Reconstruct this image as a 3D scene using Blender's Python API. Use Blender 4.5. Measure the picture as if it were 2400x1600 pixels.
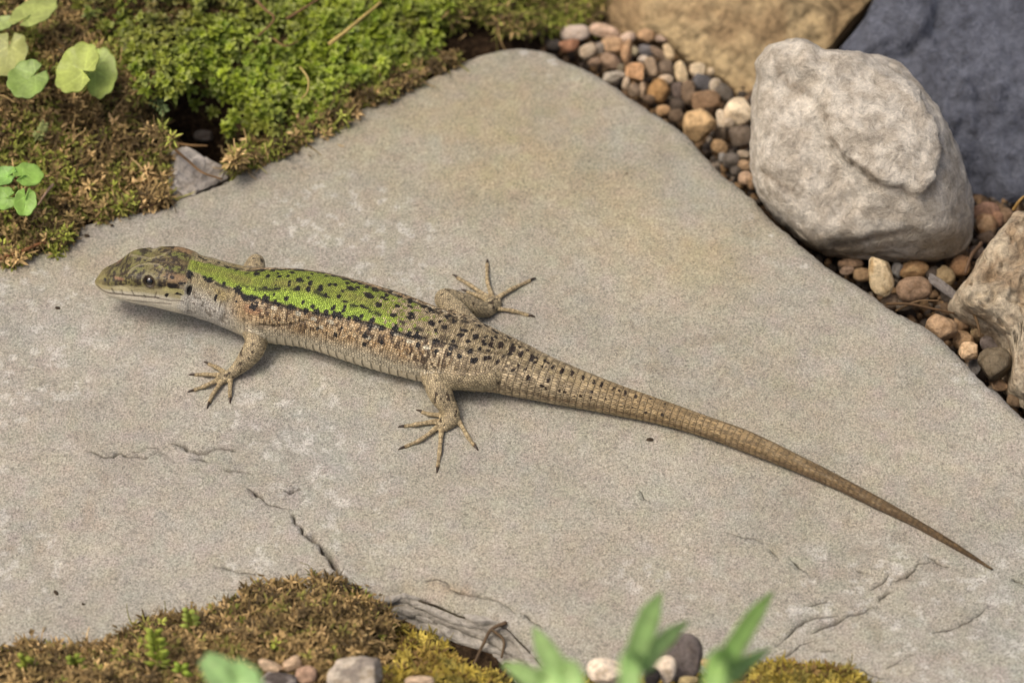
import bpy, bmesh, math, random
import numpy as np
from mathutils import Vector, Matrix
from mathutils.geometry import delaunay_2d_cdt

for o in list(bpy.data.objects):
    bpy.data.objects.remove(o, do_unlink=True)
SC = bpy.context.scene
COL = SC.collection
rng = np.random.default_rng(7)
random.seed(7)

# ------------------------------------------------------------------ camera
ELEV = math.radians(48.0)
DIST = 0.49
LENS, SENSOR = 100.0, 36.0
FPX = 2400.0 * LENS / SENSOR
CE, SE = math.cos(ELEV), math.sin(ELEV)
FW = np.array([0.0, CE, -SE]); UP = np.array([0.0, SE, CE]); RT = np.array([1.0, 0.0, 0.0])
CAMP = -DIST * FW
cam = bpy.data.cameras.new("camera")
cam.lens = LENS; cam.sensor_width = SENSOR; cam.sensor_fit = 'HORIZONTAL'
cam.clip_start = 0.02; cam.clip_end = 500.0
cam.dof.use_dof = True
cam.dof.focus_distance = 0.478
cam.dof.aperture_fstop = 18.0
cam_o = bpy.data.objects.new("camera", cam); COL.objects.link(cam_o)
cam_o.location = CAMP.tolist()
cam_o.rotation_euler = (math.radians(90) - ELEV, 0, 0)
SC.camera = cam_o
SC.cycles.filter_width = 1.1

# ------------------------------------------------------------------ sky and sun
SUN_EL = math.radians(64.0)
SUN_TO = np.array([-0.95, -0.22])            # where the sun stands, seen from above
SUN_TO = SUN_TO / np.linalg.norm(SUN_TO)
W = bpy.data.worlds.new("World"); SC.world = W; W.use_nodes = True
nt = W.node_tree; nt.nodes.clear()
wo = nt.nodes.new("ShaderNodeOutputWorld"); bg = nt.nodes.new("ShaderNodeBackground")
sky = nt.nodes.new("ShaderNodeTexSky"); sky.sky_type = 'NISHITA'; sky.sun_disc = False
sky.sun_elevation = SUN_EL
sky.sun_rotation = math.atan2(SUN_TO[0], SUN_TO[1])
sky.air_density = 0.7; sky.dust_density = 8.0; sky.ozone_density = 0.4
bg.inputs[1].default_value = 0.14
nt.links.new(sky.outputs[0], bg.inputs[0]); nt.links.new(bg.outputs[0], wo.inputs[0])
sl = bpy.data.lights.new("sun", 'SUN'); sl.energy = 1.1; sl.angle = math.radians(20.0)
sl.color = (1.0, 0.955, 0.88)
so = bpy.data.objects.new("sun", sl); COL.objects.link(so)
sd_ = Vector((SUN_TO[0] * math.cos(SUN_EL), SUN_TO[1] * math.cos(SUN_EL), math.sin(SUN_EL)))
so.rotation_euler = sd_.to_track_quat('Z', 'Y').to_euler()
so.location = (-1, 0.5, 2)
vs = SC.view_settings
vs.view_transform = 'Standard'; vs.look = 'None'; vs.exposure = 0.12; vs.gamma = 1.0
vs.use_curve_mapping = False

# ------------------------------------------------------------------ helpers
MPX = DIST / FPX                            # metres per photo pixel at the middle of the picture
def ray(px, py):
    return FW + ((px - 1200.0) / FPX) * RT + ((800.0 - py) / FPX) * UP
def P(px, py, z=0.0):
    """the point at height z (metres) that is seen at photo pixel px, py"""
    d = ray(px, py); t = (z - CAMP[2]) / d[2]
    return CAMP + t * d
def PD(px, py, depth):
    return CAMP + depth * ray(px, py)
def proj(v):
    p = np.asarray(v) - CAMP
    dep = p @ FW
    return 1200.0 + FPX * (p @ RT) / dep, 800.0 - FPX * (p @ UP) / dep, dep
def depth_of(v):
    return float((np.asarray(v) - CAMP) @ FW)
def s2l(c):
    c = np.asarray(c, float) / 255.0
    return np.where(c <= 0.04045, c / 12.92, ((c + 0.055) / 1.055) ** 2.4)
def smooth01(x):
    x = np.clip(x, 0, 1); return x * x * (3 - 2 * x)
def lerp(a, b, t):
    return a + (b - a) * t
def norm(v):
    v = np.asarray(v, float); return v / (np.linalg.norm(v, axis=-1, keepdims=True) + 1e-12)
def _h(ix, iy, iz, seed):
    n = (ix * 374761393 + iy * 668265263 + iz * 2147483647 * 3 + seed * 974711) & 0xFFFFFFFF
    n = ((n ^ (n >> 13)) * 1274126177) & 0xFFFFFFFF
    n = ((n ^ (n >> 15)) * 2246822519) & 0xFFFFFFFF
    return ((n ^ (n >> 16)) & 0xFFFFFF) / float(0xFFFFFF)
def vnoise(p, seed=0):
    """value noise in [-1, 1], p (N,3)"""
    p = np.asarray(p, float); i = np.floor(p).astype(np.int64); f = p - i
    f = f * f * f * (f * (f * 6 - 15) + 10); r = 0
    for dx in (0, 1):
        for dy in (0, 1):
            for dz in (0, 1):
                w = (f[:, 0] if dx else 1 - f[:, 0]) * (f[:, 1] if dy else 1 - f[:, 1]) * (f[:, 2] if dz else 1 - f[:, 2])
                r = r + w * _h(i[:, 0] + dx, i[:, 1] + dy, i[:, 2] + dz, seed)
    return r * 2 - 1
def fbm(p, octv=4, seed=0, gain=0.5):
    a, s, r = 1.0, 0.0, 0.0
    p = np.asarray(p, float)
    for k in range(octv):
        r = r + a * vnoise(p * (2.03 ** k) + 17.3 * k, seed + k); s += a; a *= gain
    return r / s
def v3(x, y, z=0.0):
    x = np.asarray(x, float); return np.stack([x, np.broadcast_to(y, x.shape), np.broadcast_to(z, x.shape)], -1)
def poly_sd(pts, poly):
    """signed distance to a closed 2-D polygon, positive inside"""
    pts = np.asarray(pts, float); poly = np.asarray(poly, float)
    d2 = np.full(len(pts), 1e18); ins = np.zeros(len(pts), bool); n = len(poly)
    for k in range(n):
        a = poly[k]; b = poly[(k + 1) % n]; ab = b - a
        t = np.clip(((pts - a) @ ab) / (ab @ ab + 1e-18), 0, 1)
        q = pts - a - t[:, None] * ab
        d2 = np.minimum(d2, (q * q).sum(1))
        c = (a[1] > pts[:, 1]) != (b[1] > pts[:, 1])
        xi = a[0] + (pts[:, 1] - a[1]) / (b[1] - a[1] + 1e-18) * ab[0]
        ins ^= c & (pts[:, 0] < xi)
    return np.sqrt(d2) * np.where(ins, 1, -1)
def line_d(pts, line):
    d2 = np.full(len(pts), 1e18); line = np.asarray(line, float)
    for a, b in zip(line[:-1], line[1:]):
        ab = b - a; t = np.clip(((pts - a) @ ab) / (ab @ ab + 1e-18), 0, 1)
        q = pts - a - t[:, None] * ab; d2 = np.minimum(d2, (q * q).sum(1))
    return np.sqrt(d2)
def resample(line, step):
    line = np.asarray(line, float); L = np.r_[0, np.cumsum(np.linalg.norm(np.diff(line, axis=0), axis=1))]
    n = max(2, int(L[-1] / step) + 1); t = np.linspace(0, L[-1], n)
    return np.stack([np.interp(t, L, line[:, k]) for k in range(line.shape[1])], -1)
def spline(pts, n):
    """Catmull-Rom through the rows of pts"""
    pts = np.asarray(pts, float)
    q = np.vstack([2 * pts[0] - pts[1], pts, 2 * pts[-1] - pts[-2]])
    out = []; m = len(pts) - 1
    for t in np.linspace(0, m - 1e-9, n):
        k = int(t); f = t - k
        a, b, c, d = q[k], q[k + 1], q[k + 2], q[k + 3]
        out.append(0.5 * ((2 * b) + (c - a) * f + (2 * a - 5 * b + 4 * c - d) * f * f + (3 * b - a - 3 * c + d) * f ** 3))
    return np.array(out)

def make_mesh(name, V, F, smooth=True):
    me = bpy.data.meshes.new(name)
    V = np.asarray(V, np.float32)
    if isinstance(F, np.ndarray):
        n, k = F.shape
        me.vertices.add(len(V)); me.vertices.foreach_set("co", V.ravel())
        me.loops.add(n * k); me.loops.foreach_set("vertex_index", F.astype(np.int32).ravel())
        me.polygons.add(n)
        me.polygons.foreach_set("loop_start", np.arange(0, n * k, k, dtype=np.int32))
        me.polygons.foreach_set("loop_total", np.full(n, k, np.int32))
        me.update(calc_edges=True); me.validate()
    else:
        me.from_pydata(V.tolist(), [], [list(map(int, f)) for f in F])
    me.polygons.foreach_set("use_smooth", np.full(len(me.polygons), smooth))
    me.update()
    return me
def setcol(me, C, name="col"):
    C = np.asarray(C, np.float32)
    if C.shape[1] == 3:
        C = np.c_[C, np.ones(len(C), np.float32)]
    a = me.color_attributes.new(name, 'FLOAT_COLOR', 'POINT'); a.data.foreach_set("color", C.ravel())
def obj(name, me, mat=None, parent=None):
    o = bpy.data.objects.new(name, me); COL.objects.link(o)
    if mat is not None: me.materials.append(mat)
    if parent is not None: o.parent = parent
    return o
def tag(o, label=None, cat=None, group=None, kind=None):
    if label: o["label"] = label
    if cat: o["category"] = cat
    if group: o["group"] = group
    if kind: o["kind"] = kind
    return o
def empty(name, loc):
    o = bpy.data.objects.new(name, None); COL.objects.link(o)
    o.location = [float(x) for x in loc]; o.empty_display_size = 0.01
    return o
def origin_to(o, loc):
    """move a mesh object's origin without moving its geometry"""
    loc = Vector([float(x) for x in loc])
    o.data.transform(Matrix.Translation(-loc)); o.location = loc
def child(o, parent):
    """parent o (built in world space) to an Empty that only has a location"""
    o.parent = parent; o.location = o.location - parent.location
_ico = {}
def ico(sub):
    if sub not in _ico:
        bm = bmesh.new(); bmesh.ops.create_icosphere(bm, subdivisions=sub, radius=1.0)
        _ico[sub] = (np.array([v.co[:] for v in bm.verts]), np.array([[v.index for v in f.verts] for f in bm.faces]))
        bm.free()
    return _ico[sub]
def tube(path, rad, nseg=8, caps=True, squash=None, nrm=None):
    """closed tube along path; squash scales the section along the up direction"""
    path = np.asarray(path, float); n = len(path); rad = np.broadcast_to(rad, (n,)).astype(float)
    T = norm(np.gradient(path, axis=0))
    ref = np.array([0, 0, 1.0]) if abs(T[:, 2]).mean() < 0.85 else np.array([1.0, 0, 0])
    if nrm is not None: ref = nrm
    S = norm(np.cross(T, ref)); U = norm(np.cross(S, T))
    sq = np.ones(n) if squash is None else np.broadcast_to(squash, (n,))
    a = np.linspace(0, 2 * math.pi, nseg, endpoint=False)
    V = path[:, None, :] + rad[:, None, None] * (np.cos(a)[None, :, None] * S[:, None, :] + (np.sin(a)[None, :] * sq[:, None])[..., None] * U[:, None, :])
    V = V.reshape(-1, 3); F = []
    for i in range(n - 1):
        for j in range(nseg):
            k = (j + 1) % nseg
            F.append((i * nseg + j, i * nseg + k, (i + 1) * nseg + k)); F.append((i * nseg + j, (i + 1) * nseg + k, (i + 1) * nseg + j))
    if caps:
        V = np.vstack([V, path[0] - T[0] * rad[0] * 0.6, path[-1] + T[-1] * rad[-1] * 0.6])
        for j in range(nseg):
            k = (j + 1) % nseg
            F.append((len(V) - 2, k, j)); F.append((len(V) - 1, (n - 1) * nseg + j, (n - 1) * nseg + k))
    return V, np.array(F)

# ------------------------------------------------------------------ materials
class NT:
    def __init__(self, name):
        self.m = bpy.data.materials.new(name); self.m.use_nodes = True
        self.t = self.m.node_tree; self.t.nodes.clear()
        self.out = self.n("ShaderNodeOutputMaterial"); self.b = self.n("ShaderNodeBsdfPrincipled")
        self.l(self.b.outputs[0], self.out.inputs[0])
    def n(self, typ, **kw):
        x = self.t.nodes.new(typ)
        for k, v in kw.items(): setattr(x, k, v)
        return x
    def l(self, a, b): self.t.links.new(a, b)
    def setin(self, sock, v):
        if hasattr(v, "is_linked") or isinstance(v, bpy.types.NodeSocket): self.l(v, sock)
        else: sock.default_value = v
    def attr(self, name):
        x = self.n("ShaderNodeAttribute"); x.attribute_name = name; return x
    def coord(self): return self.n("ShaderNodeTexCoord").outputs["Object"]
    def pos(self): return self.n("ShaderNodeNewGeometry").outputs["Position"]
    def noise(self, vec, scale, detail=3, rough=0.55, dist=0.0):
        x = self.n("ShaderNodeTexNoise"); self.l(vec, x.inputs["Vector"])
        x.inputs["Scale"].default_value = scale; x.inputs["Detail"].default_value = detail
        x.inputs["Roughness"].default_value = rough; x.inputs["Distortion"].default_value = dist
        return x
    def vor(self, vec, scale, feature='F1', rand=1.0, dim='3D'):
        x = self.n("ShaderNodeTexVoronoi", feature=feature, voronoi_dimensions=dim); self.l(vec, x.inputs["Vector"])
        x.inputs["Scale"].default_value = scale; x.inputs["Randomness"].default_value = rand
        return x
    def ramp(self, fac, stops, interp='LINEAR'):
        x = self.n("ShaderNodeValToRGB"); self.setin(x.inputs[0], fac); x.color_ramp.interpolation = interp
        e = x.color_ramp.elements
        while len(e) < len(stops): e.new(0.5)
        for k, (p, c) in enumerate(stops):
            e[k].position = p
            c = (c, c, c) if np.isscalar(c) else c
            e[k].color = (*[float(q) for q in c], 1)
        return x.outputs[0]
    def mix(self, a, b, fac, mode='MIX'):
        x = self.n("ShaderNodeMix", data_type='RGBA', blend_type=mode)
        self.setin(x.inputs[0], fac)
        for s, v in ((x.inputs[6], a), (x.inputs[7], b)):
            if isinstance(v, bpy.types.NodeSocket): self.l(v, s)
            else:
                v = (v, v, v) if np.isscalar(v) else v
                s.default_value = (*[float(q) for q in v], 1)
        return x.outputs[2]
    def math(self, op, a, b=0.0, clamp=False):
        x = self.n("ShaderNodeMath", operation=op, use_clamp=clamp)
        self.setin(x.inputs[0], a); self.setin(x.inputs[1], b); return x.outputs[0]
    def bump(self, h, dist, strength=1.0, prev=None):
        x = self.n("ShaderNodeBump"); self.l(h, x.inputs["Height"])
        x.inputs["Distance"].default_value = dist; x.inputs["Strength"].default_value = strength
        if prev is not None: self.l(prev, x.inputs["Normal"])
        return x.outputs[0]
    def fin(self, col=None, rough=0.8, spec=0.3, normal=None):
        if col is not None: self.setin(self.b.inputs["Base Color"], col)
        self.setin(self.b.inputs["Roughness"], rough); self.b.inputs["Specular IOR Level"].default_value = spec
        if normal is not None: self.l(normal, self.b.inputs["Normal"])
        return self.m

def mat_flagstone():
    t = NT("flagstone_surface"); c = t.pos(); a = t.attr("col").outputs["Color"]
    n1 = t.noise(c, 2900, 3, 0.7, 0.9); n2 = t.noise(c, 5200, 2, 0.6); n3 = t.noise(c, 260, 5, 0.65, 1.2)
    col = t.mix(a, t.ramp(n1.outputs[0], [(0.36, 0.50), (0.5, 1.0), (0.64, 1.42)]), 0.95, 'MULTIPLY')
    col = t.mix(col, t.ramp(n2.outputs[0], [(0.35, 0.72), (0.62, 1.22)]), 0.5, 'MULTIPLY')
    col = t.mix(col, t.ramp(n3.outputs[0], [(0.3, 0.90), (0.7, 1.08)]), 0.8, 'MULTIPLY')
    v = t.vor(c, 900); sp = t.ramp(v.outputs["Distance"], [(0.05, 1.0), (0.16, 0.0)])
    sp2 = t.math('MULTIPLY', sp, t.ramp(t.noise(c, 420, 2).outputs[0], [(0.55, 0.0), (0.66, 1.0)]))
    col = t.mix(col, s2l((226, 220, 208)), t.math('MULTIPLY', sp2, 0.55))
    v2 = t.vor(c, 520); dk = t.ramp(v2.outputs["Distance"], [(0.04, 1.0), (0.10, 0.0)])
    col = t.mix(col, s2l((92, 78, 62)), t.math('MULTIPLY', dk, 0.35))
    b = t.bump(n1.outputs[0], 0.00024, 0.8); b = t.bump(n3.outputs[0], 0.0006, 0.5, b)
    return t.fin(col, 0.78, 0.25, b)
def mat_rock(name, dark=0.6, grain=900, amp=0.0004, rough=0.85, patch=120, patch_amt=0.7, spec=0.2, pits=0.0, pitscale=260):
    t = NT(name); c = t.pos(); a = t.attr("col").outputs["Color"]
    n1 = t.noise(c, grain, 5, 0.7, 0.6); n2 = t.noise(c, patch, 6, 0.68, 1.0)
    col = t.mix(a, t.ramp(n1.outputs[0], [(0.32, dark), (0.5, 1.0), (0.7, 1.3)]), 0.8, 'MULTIPLY')
    col = t.mix(col, t.ramp(n2.outputs[0], [(0.32, dark), (0.52, 1.0), (0.7, 1.22)]), patch_amt, 'MULTIPLY')
    b = t.bump(n1.outputs[0], amp, 0.7); b = t.bump(n2.outputs[0], amp * 4, 0.6, b)
    if pits:
        v = t.vor(c, pitscale); h = t.ramp(v.outputs["Distance"], [(0.12, 0.0), (0.36, 1.0)])
        gate = t.ramp(t.noise(c, pitscale * 0.35, 3).outputs[0], [(0.45, 1.0), (0.6, 0.0)])
        h2 = t.math('MAXIMUM', h, gate)
        b = t.bump(h2, 0.0012, pits, b); col = t.mix(col, s2l((104, 82, 58)), t.math('MULTIPLY', t.math('SUBTRACT', 1.0, h2), 0.55))
    return t.fin(col, rough, spec, b)
def mat_leaf(name, rough=0.45, spec=0.35, trans=0.3, vein=False):
    t = NT(name); a = t.attr("col").outputs["Color"]; c = t.pos()
    n = t.noise(c, 1400, 3, 0.6); n2 = t.noise(c, 300, 3)
    col = t.mix(a, t.ramp(n.outputs[0], [(0.3, 0.8), (0.7, 1.18)]), 0.7, 'MULTIPLY')
    col = t.mix(col, t.ramp(n2.outputs[0], [(0.3, 0.82), (0.7, 1.15)]), 0.7, 'MULTIPLY')
    m = t.fin(col, rough, spec, t.bump(n.outputs[0], 0.00012, 0.6))
    tr = t.n("ShaderNodeBsdfTranslucent"); t.l(col, tr.inputs[0])
    mx = t.n("ShaderNodeMixShader"); mx.inputs[0].default_value = trans
    t.l(t.b.outputs[0], mx.inputs[1]); t.l(tr.outputs[0], mx.inputs[2]); t.l(mx.outputs[0], t.out.inputs[0])
    return m
def mat_soil():
    t = NT("soil"); c = t.pos()
    n1 = t.noise(c, 900, 6, 0.7); n2 = t.noise(c, 120, 4)
    col = t.ramp(n1.outputs[0], [(0.3, s2l((26, 20, 14))), (0.5, s2l((62, 48, 34))), (0.72, s2l((104, 84, 60)))])
    col = t.mix(col, t.ramp(n2.outputs[0], [(0.3, 0.55), (0.7, 1.1)]), 0.8, 'MULTIPLY')
    return t.fin(col, 0.95, 0.1, t.bump(n1.outputs[0], 0.001, 1.0))
def mat_skin():
    t = NT("lizard_skin"); a = t.attr("col").outputs["Color"]; uv = t.attr("suv").outputs["Vector"]
    rg = t.attr("ring").outputs["Vector"]
    sx = t.n("ShaderNodeSeparateXYZ"); t.l(rg, sx.inputs[0])        # x ring coordinate, y ring strength, z scale strength
    ve = t.vor(uv, 1.0, 'DISTANCE_TO_EDGE', 0.6, '2D'); vf = t.vor(uv, 1.0, 'F1', 0.6, '2D')
    e = t.ramp(ve.outputs["Distance"], [(0.03, 0.0), (0.26, 1.0)])
    inv = t.math('SUBTRACT', 1.0, e)
    col = t.mix(a, t.mix(a, 0.42, 1.0, 'MULTIPLY'), t.math('MULTIPLY', inv, sx.outputs[2]))
    sep = t.n("ShaderNodeSeparateColor"); t.l(vf.outputs["Color"], sep.inputs[0])
    col = t.mix(col, t.ramp(sep.outputs[0], [(0.0, 0.58), (1.0, 1.42)]), t.math('MULTIPLY', sx.outputs[2], 0.9), 'MULTIPLY')
    fr = t.math('FRACT', sx.outputs[0]); d = t.math('ABSOLUTE', t.math('SUBTRACT', fr, 0.5))
    ln = t.math('MULTIPLY', t.ramp(d, [(0.40, 0.0), (0.49, 1.0)]), sx.outputs[1])
    col = t.mix(col, t.mix(a, 0.3, 1.0, 'MULTIPLY'), t.math('MULTIPLY', ln, 0.7))
    h = t.math('SUBTRACT', t.math('MULTIPLY', e, sx.outputs[2]), ln)
    nb = t.noise(t.pos(), 5200, 2, 0.6)
    b = t.bump(h, 0.00010, 0.9); b = t.bump(nb.outputs[0], 0.00012, 0.6, b)
    return t.fin(col, 0.42, 0.4, b)
def mat_plain(name, rough=0.7, spec=0.3, grain=1500, amp=0.0001):
    t = NT(name); a = t.attr("col").outputs["Color"]; n = t.noise(t.pos(), grain, 4, 0.65)
    col = t.mix(a, t.ramp(n.outputs[0], [(0.3, 0.7), (0.7, 1.25)]), 0.8, 'MULTIPLY')
    return t.fin(col, rough, spec, t.bump(n.outputs[0], amp, 0.7))
def mat_eye():
    t = NT("eye_surface"); a = t.attr("col").outputs["Color"]
    t.b.inputs["Coat Weight"].default_value = 0.6; t.b.inputs["Coat Roughness"].default_value = 0.03
    return t.fin(a, 0.12, 0.6)
M = dict(flag=mat_flagstone(), boulder=mat_rock("pale_limestone", 0.66, 2100, 0.00036, patch=420, patch_amt=1.0),
         slate=mat_rock("blue_slate", 0.55, 1800, 0.0006, 0.6, 620, 1.0, 0.45), ochre=mat_rock("ochre_sandstone", 0.48, 800, 0.0006, 0.9, 200, 1.0),
         tan=mat_rock("pitted_sandstone", 0.5, 1300, 0.0005, 0.9, 420, 1.0, 0.15),
         pebble=mat_rock("pebble_stone", 0.62, 1900, 0.00020, 0.8, 700, 0.8, 0.18), greyrock=mat_rock("grey_layered_rock", 0.55, 900, 0.0005, 0.85, 300, 0.9),
         moss=mat_leaf("moss_leaves", 0.5, 0.3, 0.22), dry=mat_leaf("dry_moss", 0.8, 0.15, 0.1), leaf=mat_leaf("green_leaf", 0.42, 0.4, 0.3),
         blade=mat_leaf("smooth_blade", 0.45, 0.35, 0.5), soil=mat_soil(), skin=mat_skin(), eye=mat_eye(), claw=mat_plain("claw_horn", 0.35, 0.5), twig=mat_plain("dry_stem", 0.8, 0.2))
# ------------------------------------------------------------------ flagstone outline (photo pixels on the top plane z = 0)
TOP_EDGE = [(0, 610), (55, 588), (126, 570), (157, 545), (179, 520), (238, 500), (276, 489), (395, 471), (405, 462), (490, 434), (540, 411),
            (569, 395), (617, 372), (668, 352), (700, 336), (741, 303), (836, 252), (989, 184), (1067, 139), (1120, 114), (1176, 99), (1217, 97), (1285, 109),
            (1330, 128), (1380, 156), (1462, 204), (1525, 245), (1612, 308), (1698, 398), (1771, 454), (1802, 494), (1871, 555), (1931, 602),
            (2003, 650), (2065, 695), (2107, 722), (2162, 750), (2224, 802), (2275, 853), (2330, 901), (2365, 925), (2400, 960), (2560, 1080), (2900, 1330)]
LOW_EDGE = [(3000, 1720), (2500, 1700), (2050, 1640), (1760, 1612), (1560, 1575), (1440, 1560), (1340, 1575), (1290, 1560), (1240, 1500), (1190, 1455), (1140, 1440),
            (1080, 1428), (1020, 1402), (960, 1388), (900, 1392), (850, 1410), (760, 1450), (600, 1500), (400, 1540), (200, 1575), (0, 1600), (-500, 1640), (-620, 1100), (-520, 760), (-200, 660)]
SLAB_PX = TOP_EDGE + LOW_EDGE
slab2 = np.array([P(x, y, 0.0)[:2] for x, y in SLAB_PX])
SLAB_T = 0.017
GRAVEL_Z = -0.0125

def ground_z(xy):
    """height of the soil under moss, gravel and stones"""
    xy = np.asarray(xy, float)
    sd = poly_sd(xy, slab2)                      # > 0 under the slab
    p3 = np.c_[xy, np.zeros(len(xy))]
    px, py, _ = proj(p3)
    n = fbm(p3 * 90, 4, 3)
    d = np.maximum(-sd, 0)
    # moss bank behind and left of the slab
    back = smooth01((1330 - px) / 160.0) * smooth01((1000 - py) / 200.0)
    zb = -0.0040 + 0.0105 * smooth01(d / 0.035) + 0.0022 * n + 0.004 * smooth01((d - 0.03) / 0.08)
    # the hollow in front of the green cushion
    hol = np.exp(-(((px - 440) / 85.0) ** 2 + ((py - 300) / 34.0) ** 2)) + 0.9 * np.exp(-(((px - 1120) / 62.0) ** 2 + ((py - 112) / 20.0) ** 2))
    hol = hol + 0.5 * np.exp(-(((px - 545) / 40.0) ** 2 + ((py - 352) / 16.0) ** 2))
    zb = zb - 0.036 * np.clip(hol, 0, 1)
    zg = GRAVEL_Z + 0.0010 * n                   # gravel bed
    zf = -0.0045 - 0.004 * smooth01((d - 0.01) / 0.05) + 0.0012 * n      # bank below the slab
    fr = smooth01((py - 1250) / 150.0)
    z = lerp(zg, zb, back); z = lerp(z, zf, fr)
    under = smooth01((sd - 0.0005) / 0.004)
    z = lerp(z, np.minimum(z, -0.021), under)
    far = smooth01((np.hypot(xy[:, 0], xy[:, 1]) - 0.25) / 0.5)
    return lerp(z, -0.015 + 0.01 * fbm(p3 * 3, 3, 9), far)

# ------------------------------------------------------------------ ground sheet
def axis(lo, hi, step, far, k):
    a = np.arange(lo, hi + 1e-9, step); g = step * (1.28 ** np.arange(1, k)); g = np.cumsum(g)
    g = g[g < far]
    return np.r_[lo - g[::-1], a, hi + g]
gx = axis(-0.135, 0.135, 0.0012, 60.0, 60); gy = axis(-0.135, 0.150, 0.0012, 60.0, 60)
GX, GY = np.meshgrid(gx, gy); gv = np.stack([GX.ravel(), GY.ravel()], -1)
gz = ground_z(gv); nx, ny = len(gx), len(gy)
idx = np.arange(nx * ny).reshape(ny, nx)
gf = np.stack([idx[:-1, :-1].ravel(), idx[:-1, 1:].ravel(), idx[1:, 1:].ravel(), idx[1:, :-1].ravel()], -1)
g = obj("ground", make_mesh("ground", np.c_[gv, gz], gf), M["soil"])
tag(g, "dark brown soil under the moss, gravel and stones", kind="structure")

# ------------------------------------------------------------------ the flagstone
def q6(l, ox=180, oy=980, k=0.4762): return [(ox + k * x, oy + k * y) for x, y in l]
def qd(l): return q6(l, 1700, 1200, 0.2976)
CRACKS = [  # (photo pixels, width in pixels, depth factor)
    (q6([(50, 170), (130, 195), (180, 200), (220, 165), (240, 180), (290, 195), (350, 180), (400, 165), (440, 170)]), 3.8, 1.0),
    (q6([(290, 155), (370, 145), (430, 140)]), 3.0, 0.8),
    (q6([(470, 120), (510, 125), (560, 150), (605, 170), (650, 155), (690, 145), (755, 165)]), 7.0, 1.3),
    (q6([(560, 212), (610, 215), (660, 225)]), 5.0, 1.0),
    (q6([(740, 250), (790, 255), (850, 278)]), 8.5, 1.2),
    (q6([(850, 345), (890, 370), (940, 405)]), 6.5, 1.2),
    (q6([(940, 405), (960, 420), (1010, 455), (1040, 462)]), 2.4, 0.7),
    (q6([(1035, 365), (1060, 370), (1085, 368)]), 6.5, 1.0),
    (q6([(1050, 490), (1080, 530), (1110, 575), (1130, 595), (1190, 635), (1240, 665), (1270, 710), (1290, 750), (1320, 790), (1350, 850), (1380, 880)]), 9.0, 1.3),
    (q6([(680, 745), (760, 755), (800, 770), (870, 772)]), 3.2, 0.9),
    (q6([(1735, 802), (1780, 795), (1812, 818), (1825, 845)]), 3.0, 0.7),
    (q6([(1840, 860), (1880, 870), (1940, 862), (1990, 880), (2030, 885), (2080, 910), (2130, 915), (2160, 940)]), 5.0, 1.2),
    (q6([(2195, 965), (2250, 1010), (2300, 1030)]), 4.2, 1.0),
    (qd([(1585, 350), (1660, 405), (1745, 420)]), 4.2, 1.0), (qd([(1600, 390), (1480, 440), (1420, 490), (1310, 570)]), 3.8, 0.9),
    (qd([(1300, 480), (1240, 560), (1160, 620)]), 3.0, 0.8), (qd([(1315, 625), (1260, 650), (1195, 695)]), 3.6, 1.0),
    (qd([(1190, 735), (1110, 760), (1000, 805), (900, 860), (780, 910), (700, 950)]), 4.2, 1.1),
    (qd([(640, 715), (740, 705), (830, 712)]), 3.0, 0.9), (qd([(900, 820), (720, 830), (600, 880), (500, 980), (420, 1050)]), 3.6, 0.9),
    (qd([(700, 1010), (620, 1020), (520, 1105), (410, 1200)]), 4.4, 1.1), (qd([(740, 1085), (840, 1080)]), 3.6, 1.0), (qd([(1035, 460), (1150, 475)]), 3.2, 0.9),
    (qd([(10, 155), (150, 180), (290, 235)]), 3.2, 0.9), (qd([(345, 285), (380, 295), (440, 355)]), 3.2, 0.9), (qd([(505, 365), (540, 405), (650, 470)]), 2.8, 0.8),
    (qd([(2100, 745), (1960, 825), (1850, 890), (1700, 950), (1640, 980)]), 3.0, 0.7), (qd([(1480, 1120), (1380, 1170), (1275, 1225)]), 3.2, 0.8),
    (qd([(780, 1150), (900, 1210), (1300, 1305)]), 3.0, 0.8), (qd([(2270, 530), (2350, 575)]), 4.0, 1.0),
    ([(1496, 1153), (1510, 1168), (1520, 1172)], 2.8, 0.8),
]
def fine_sd(p, edge):
    sd = poly_sd(p, slab2); m = np.abs(sd) < 0.0075
    if m.any():
        q = p[m]; r = np.empty(len(q)); o_ = np.argsort(q[:, 0]); ex = edge[:, 0]
        for ch in np.array_split(o_, 24):
            if not len(ch): continue
            c = q[ch]; d2 = ((c ** 2).sum(1)[:, None] - 2 * c @ edge.T + (edge ** 2).sum(1)[None]); k = d2.argmin(1)
            best = np.full(len(c), 1e9)
            for off in (-1, 0):
                a_ = edge[(k + off) % len(edge)]; b_ = edge[(k + off + 1) % len(edge)]; ab = b_ - a_
                t = np.clip(((c - a_) * ab).sum(1) / ((ab * ab).sum(1) + 1e-18), 0, 1); w = c - a_ - t[:, None] * ab
                dd = np.sqrt((w * w).sum(1)); cr_ = ab[:, 0] * w[:, 1] - ab[:, 1] * w[:, 0]
                best = np.where(dd < np.abs(best), dd * np.sign(cr_ * EDGE_SIGN + 1e-15), best)
            r[ch] = best
        sd[m] = r
    return sd
EDGE_SIGN = 1.0 if (slab2[:, 0] * np.roll(slab2[:, 1], -1) - np.roll(slab2[:, 0], -1) * slab2[:, 1]).sum() > 0 else -1.0
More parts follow.
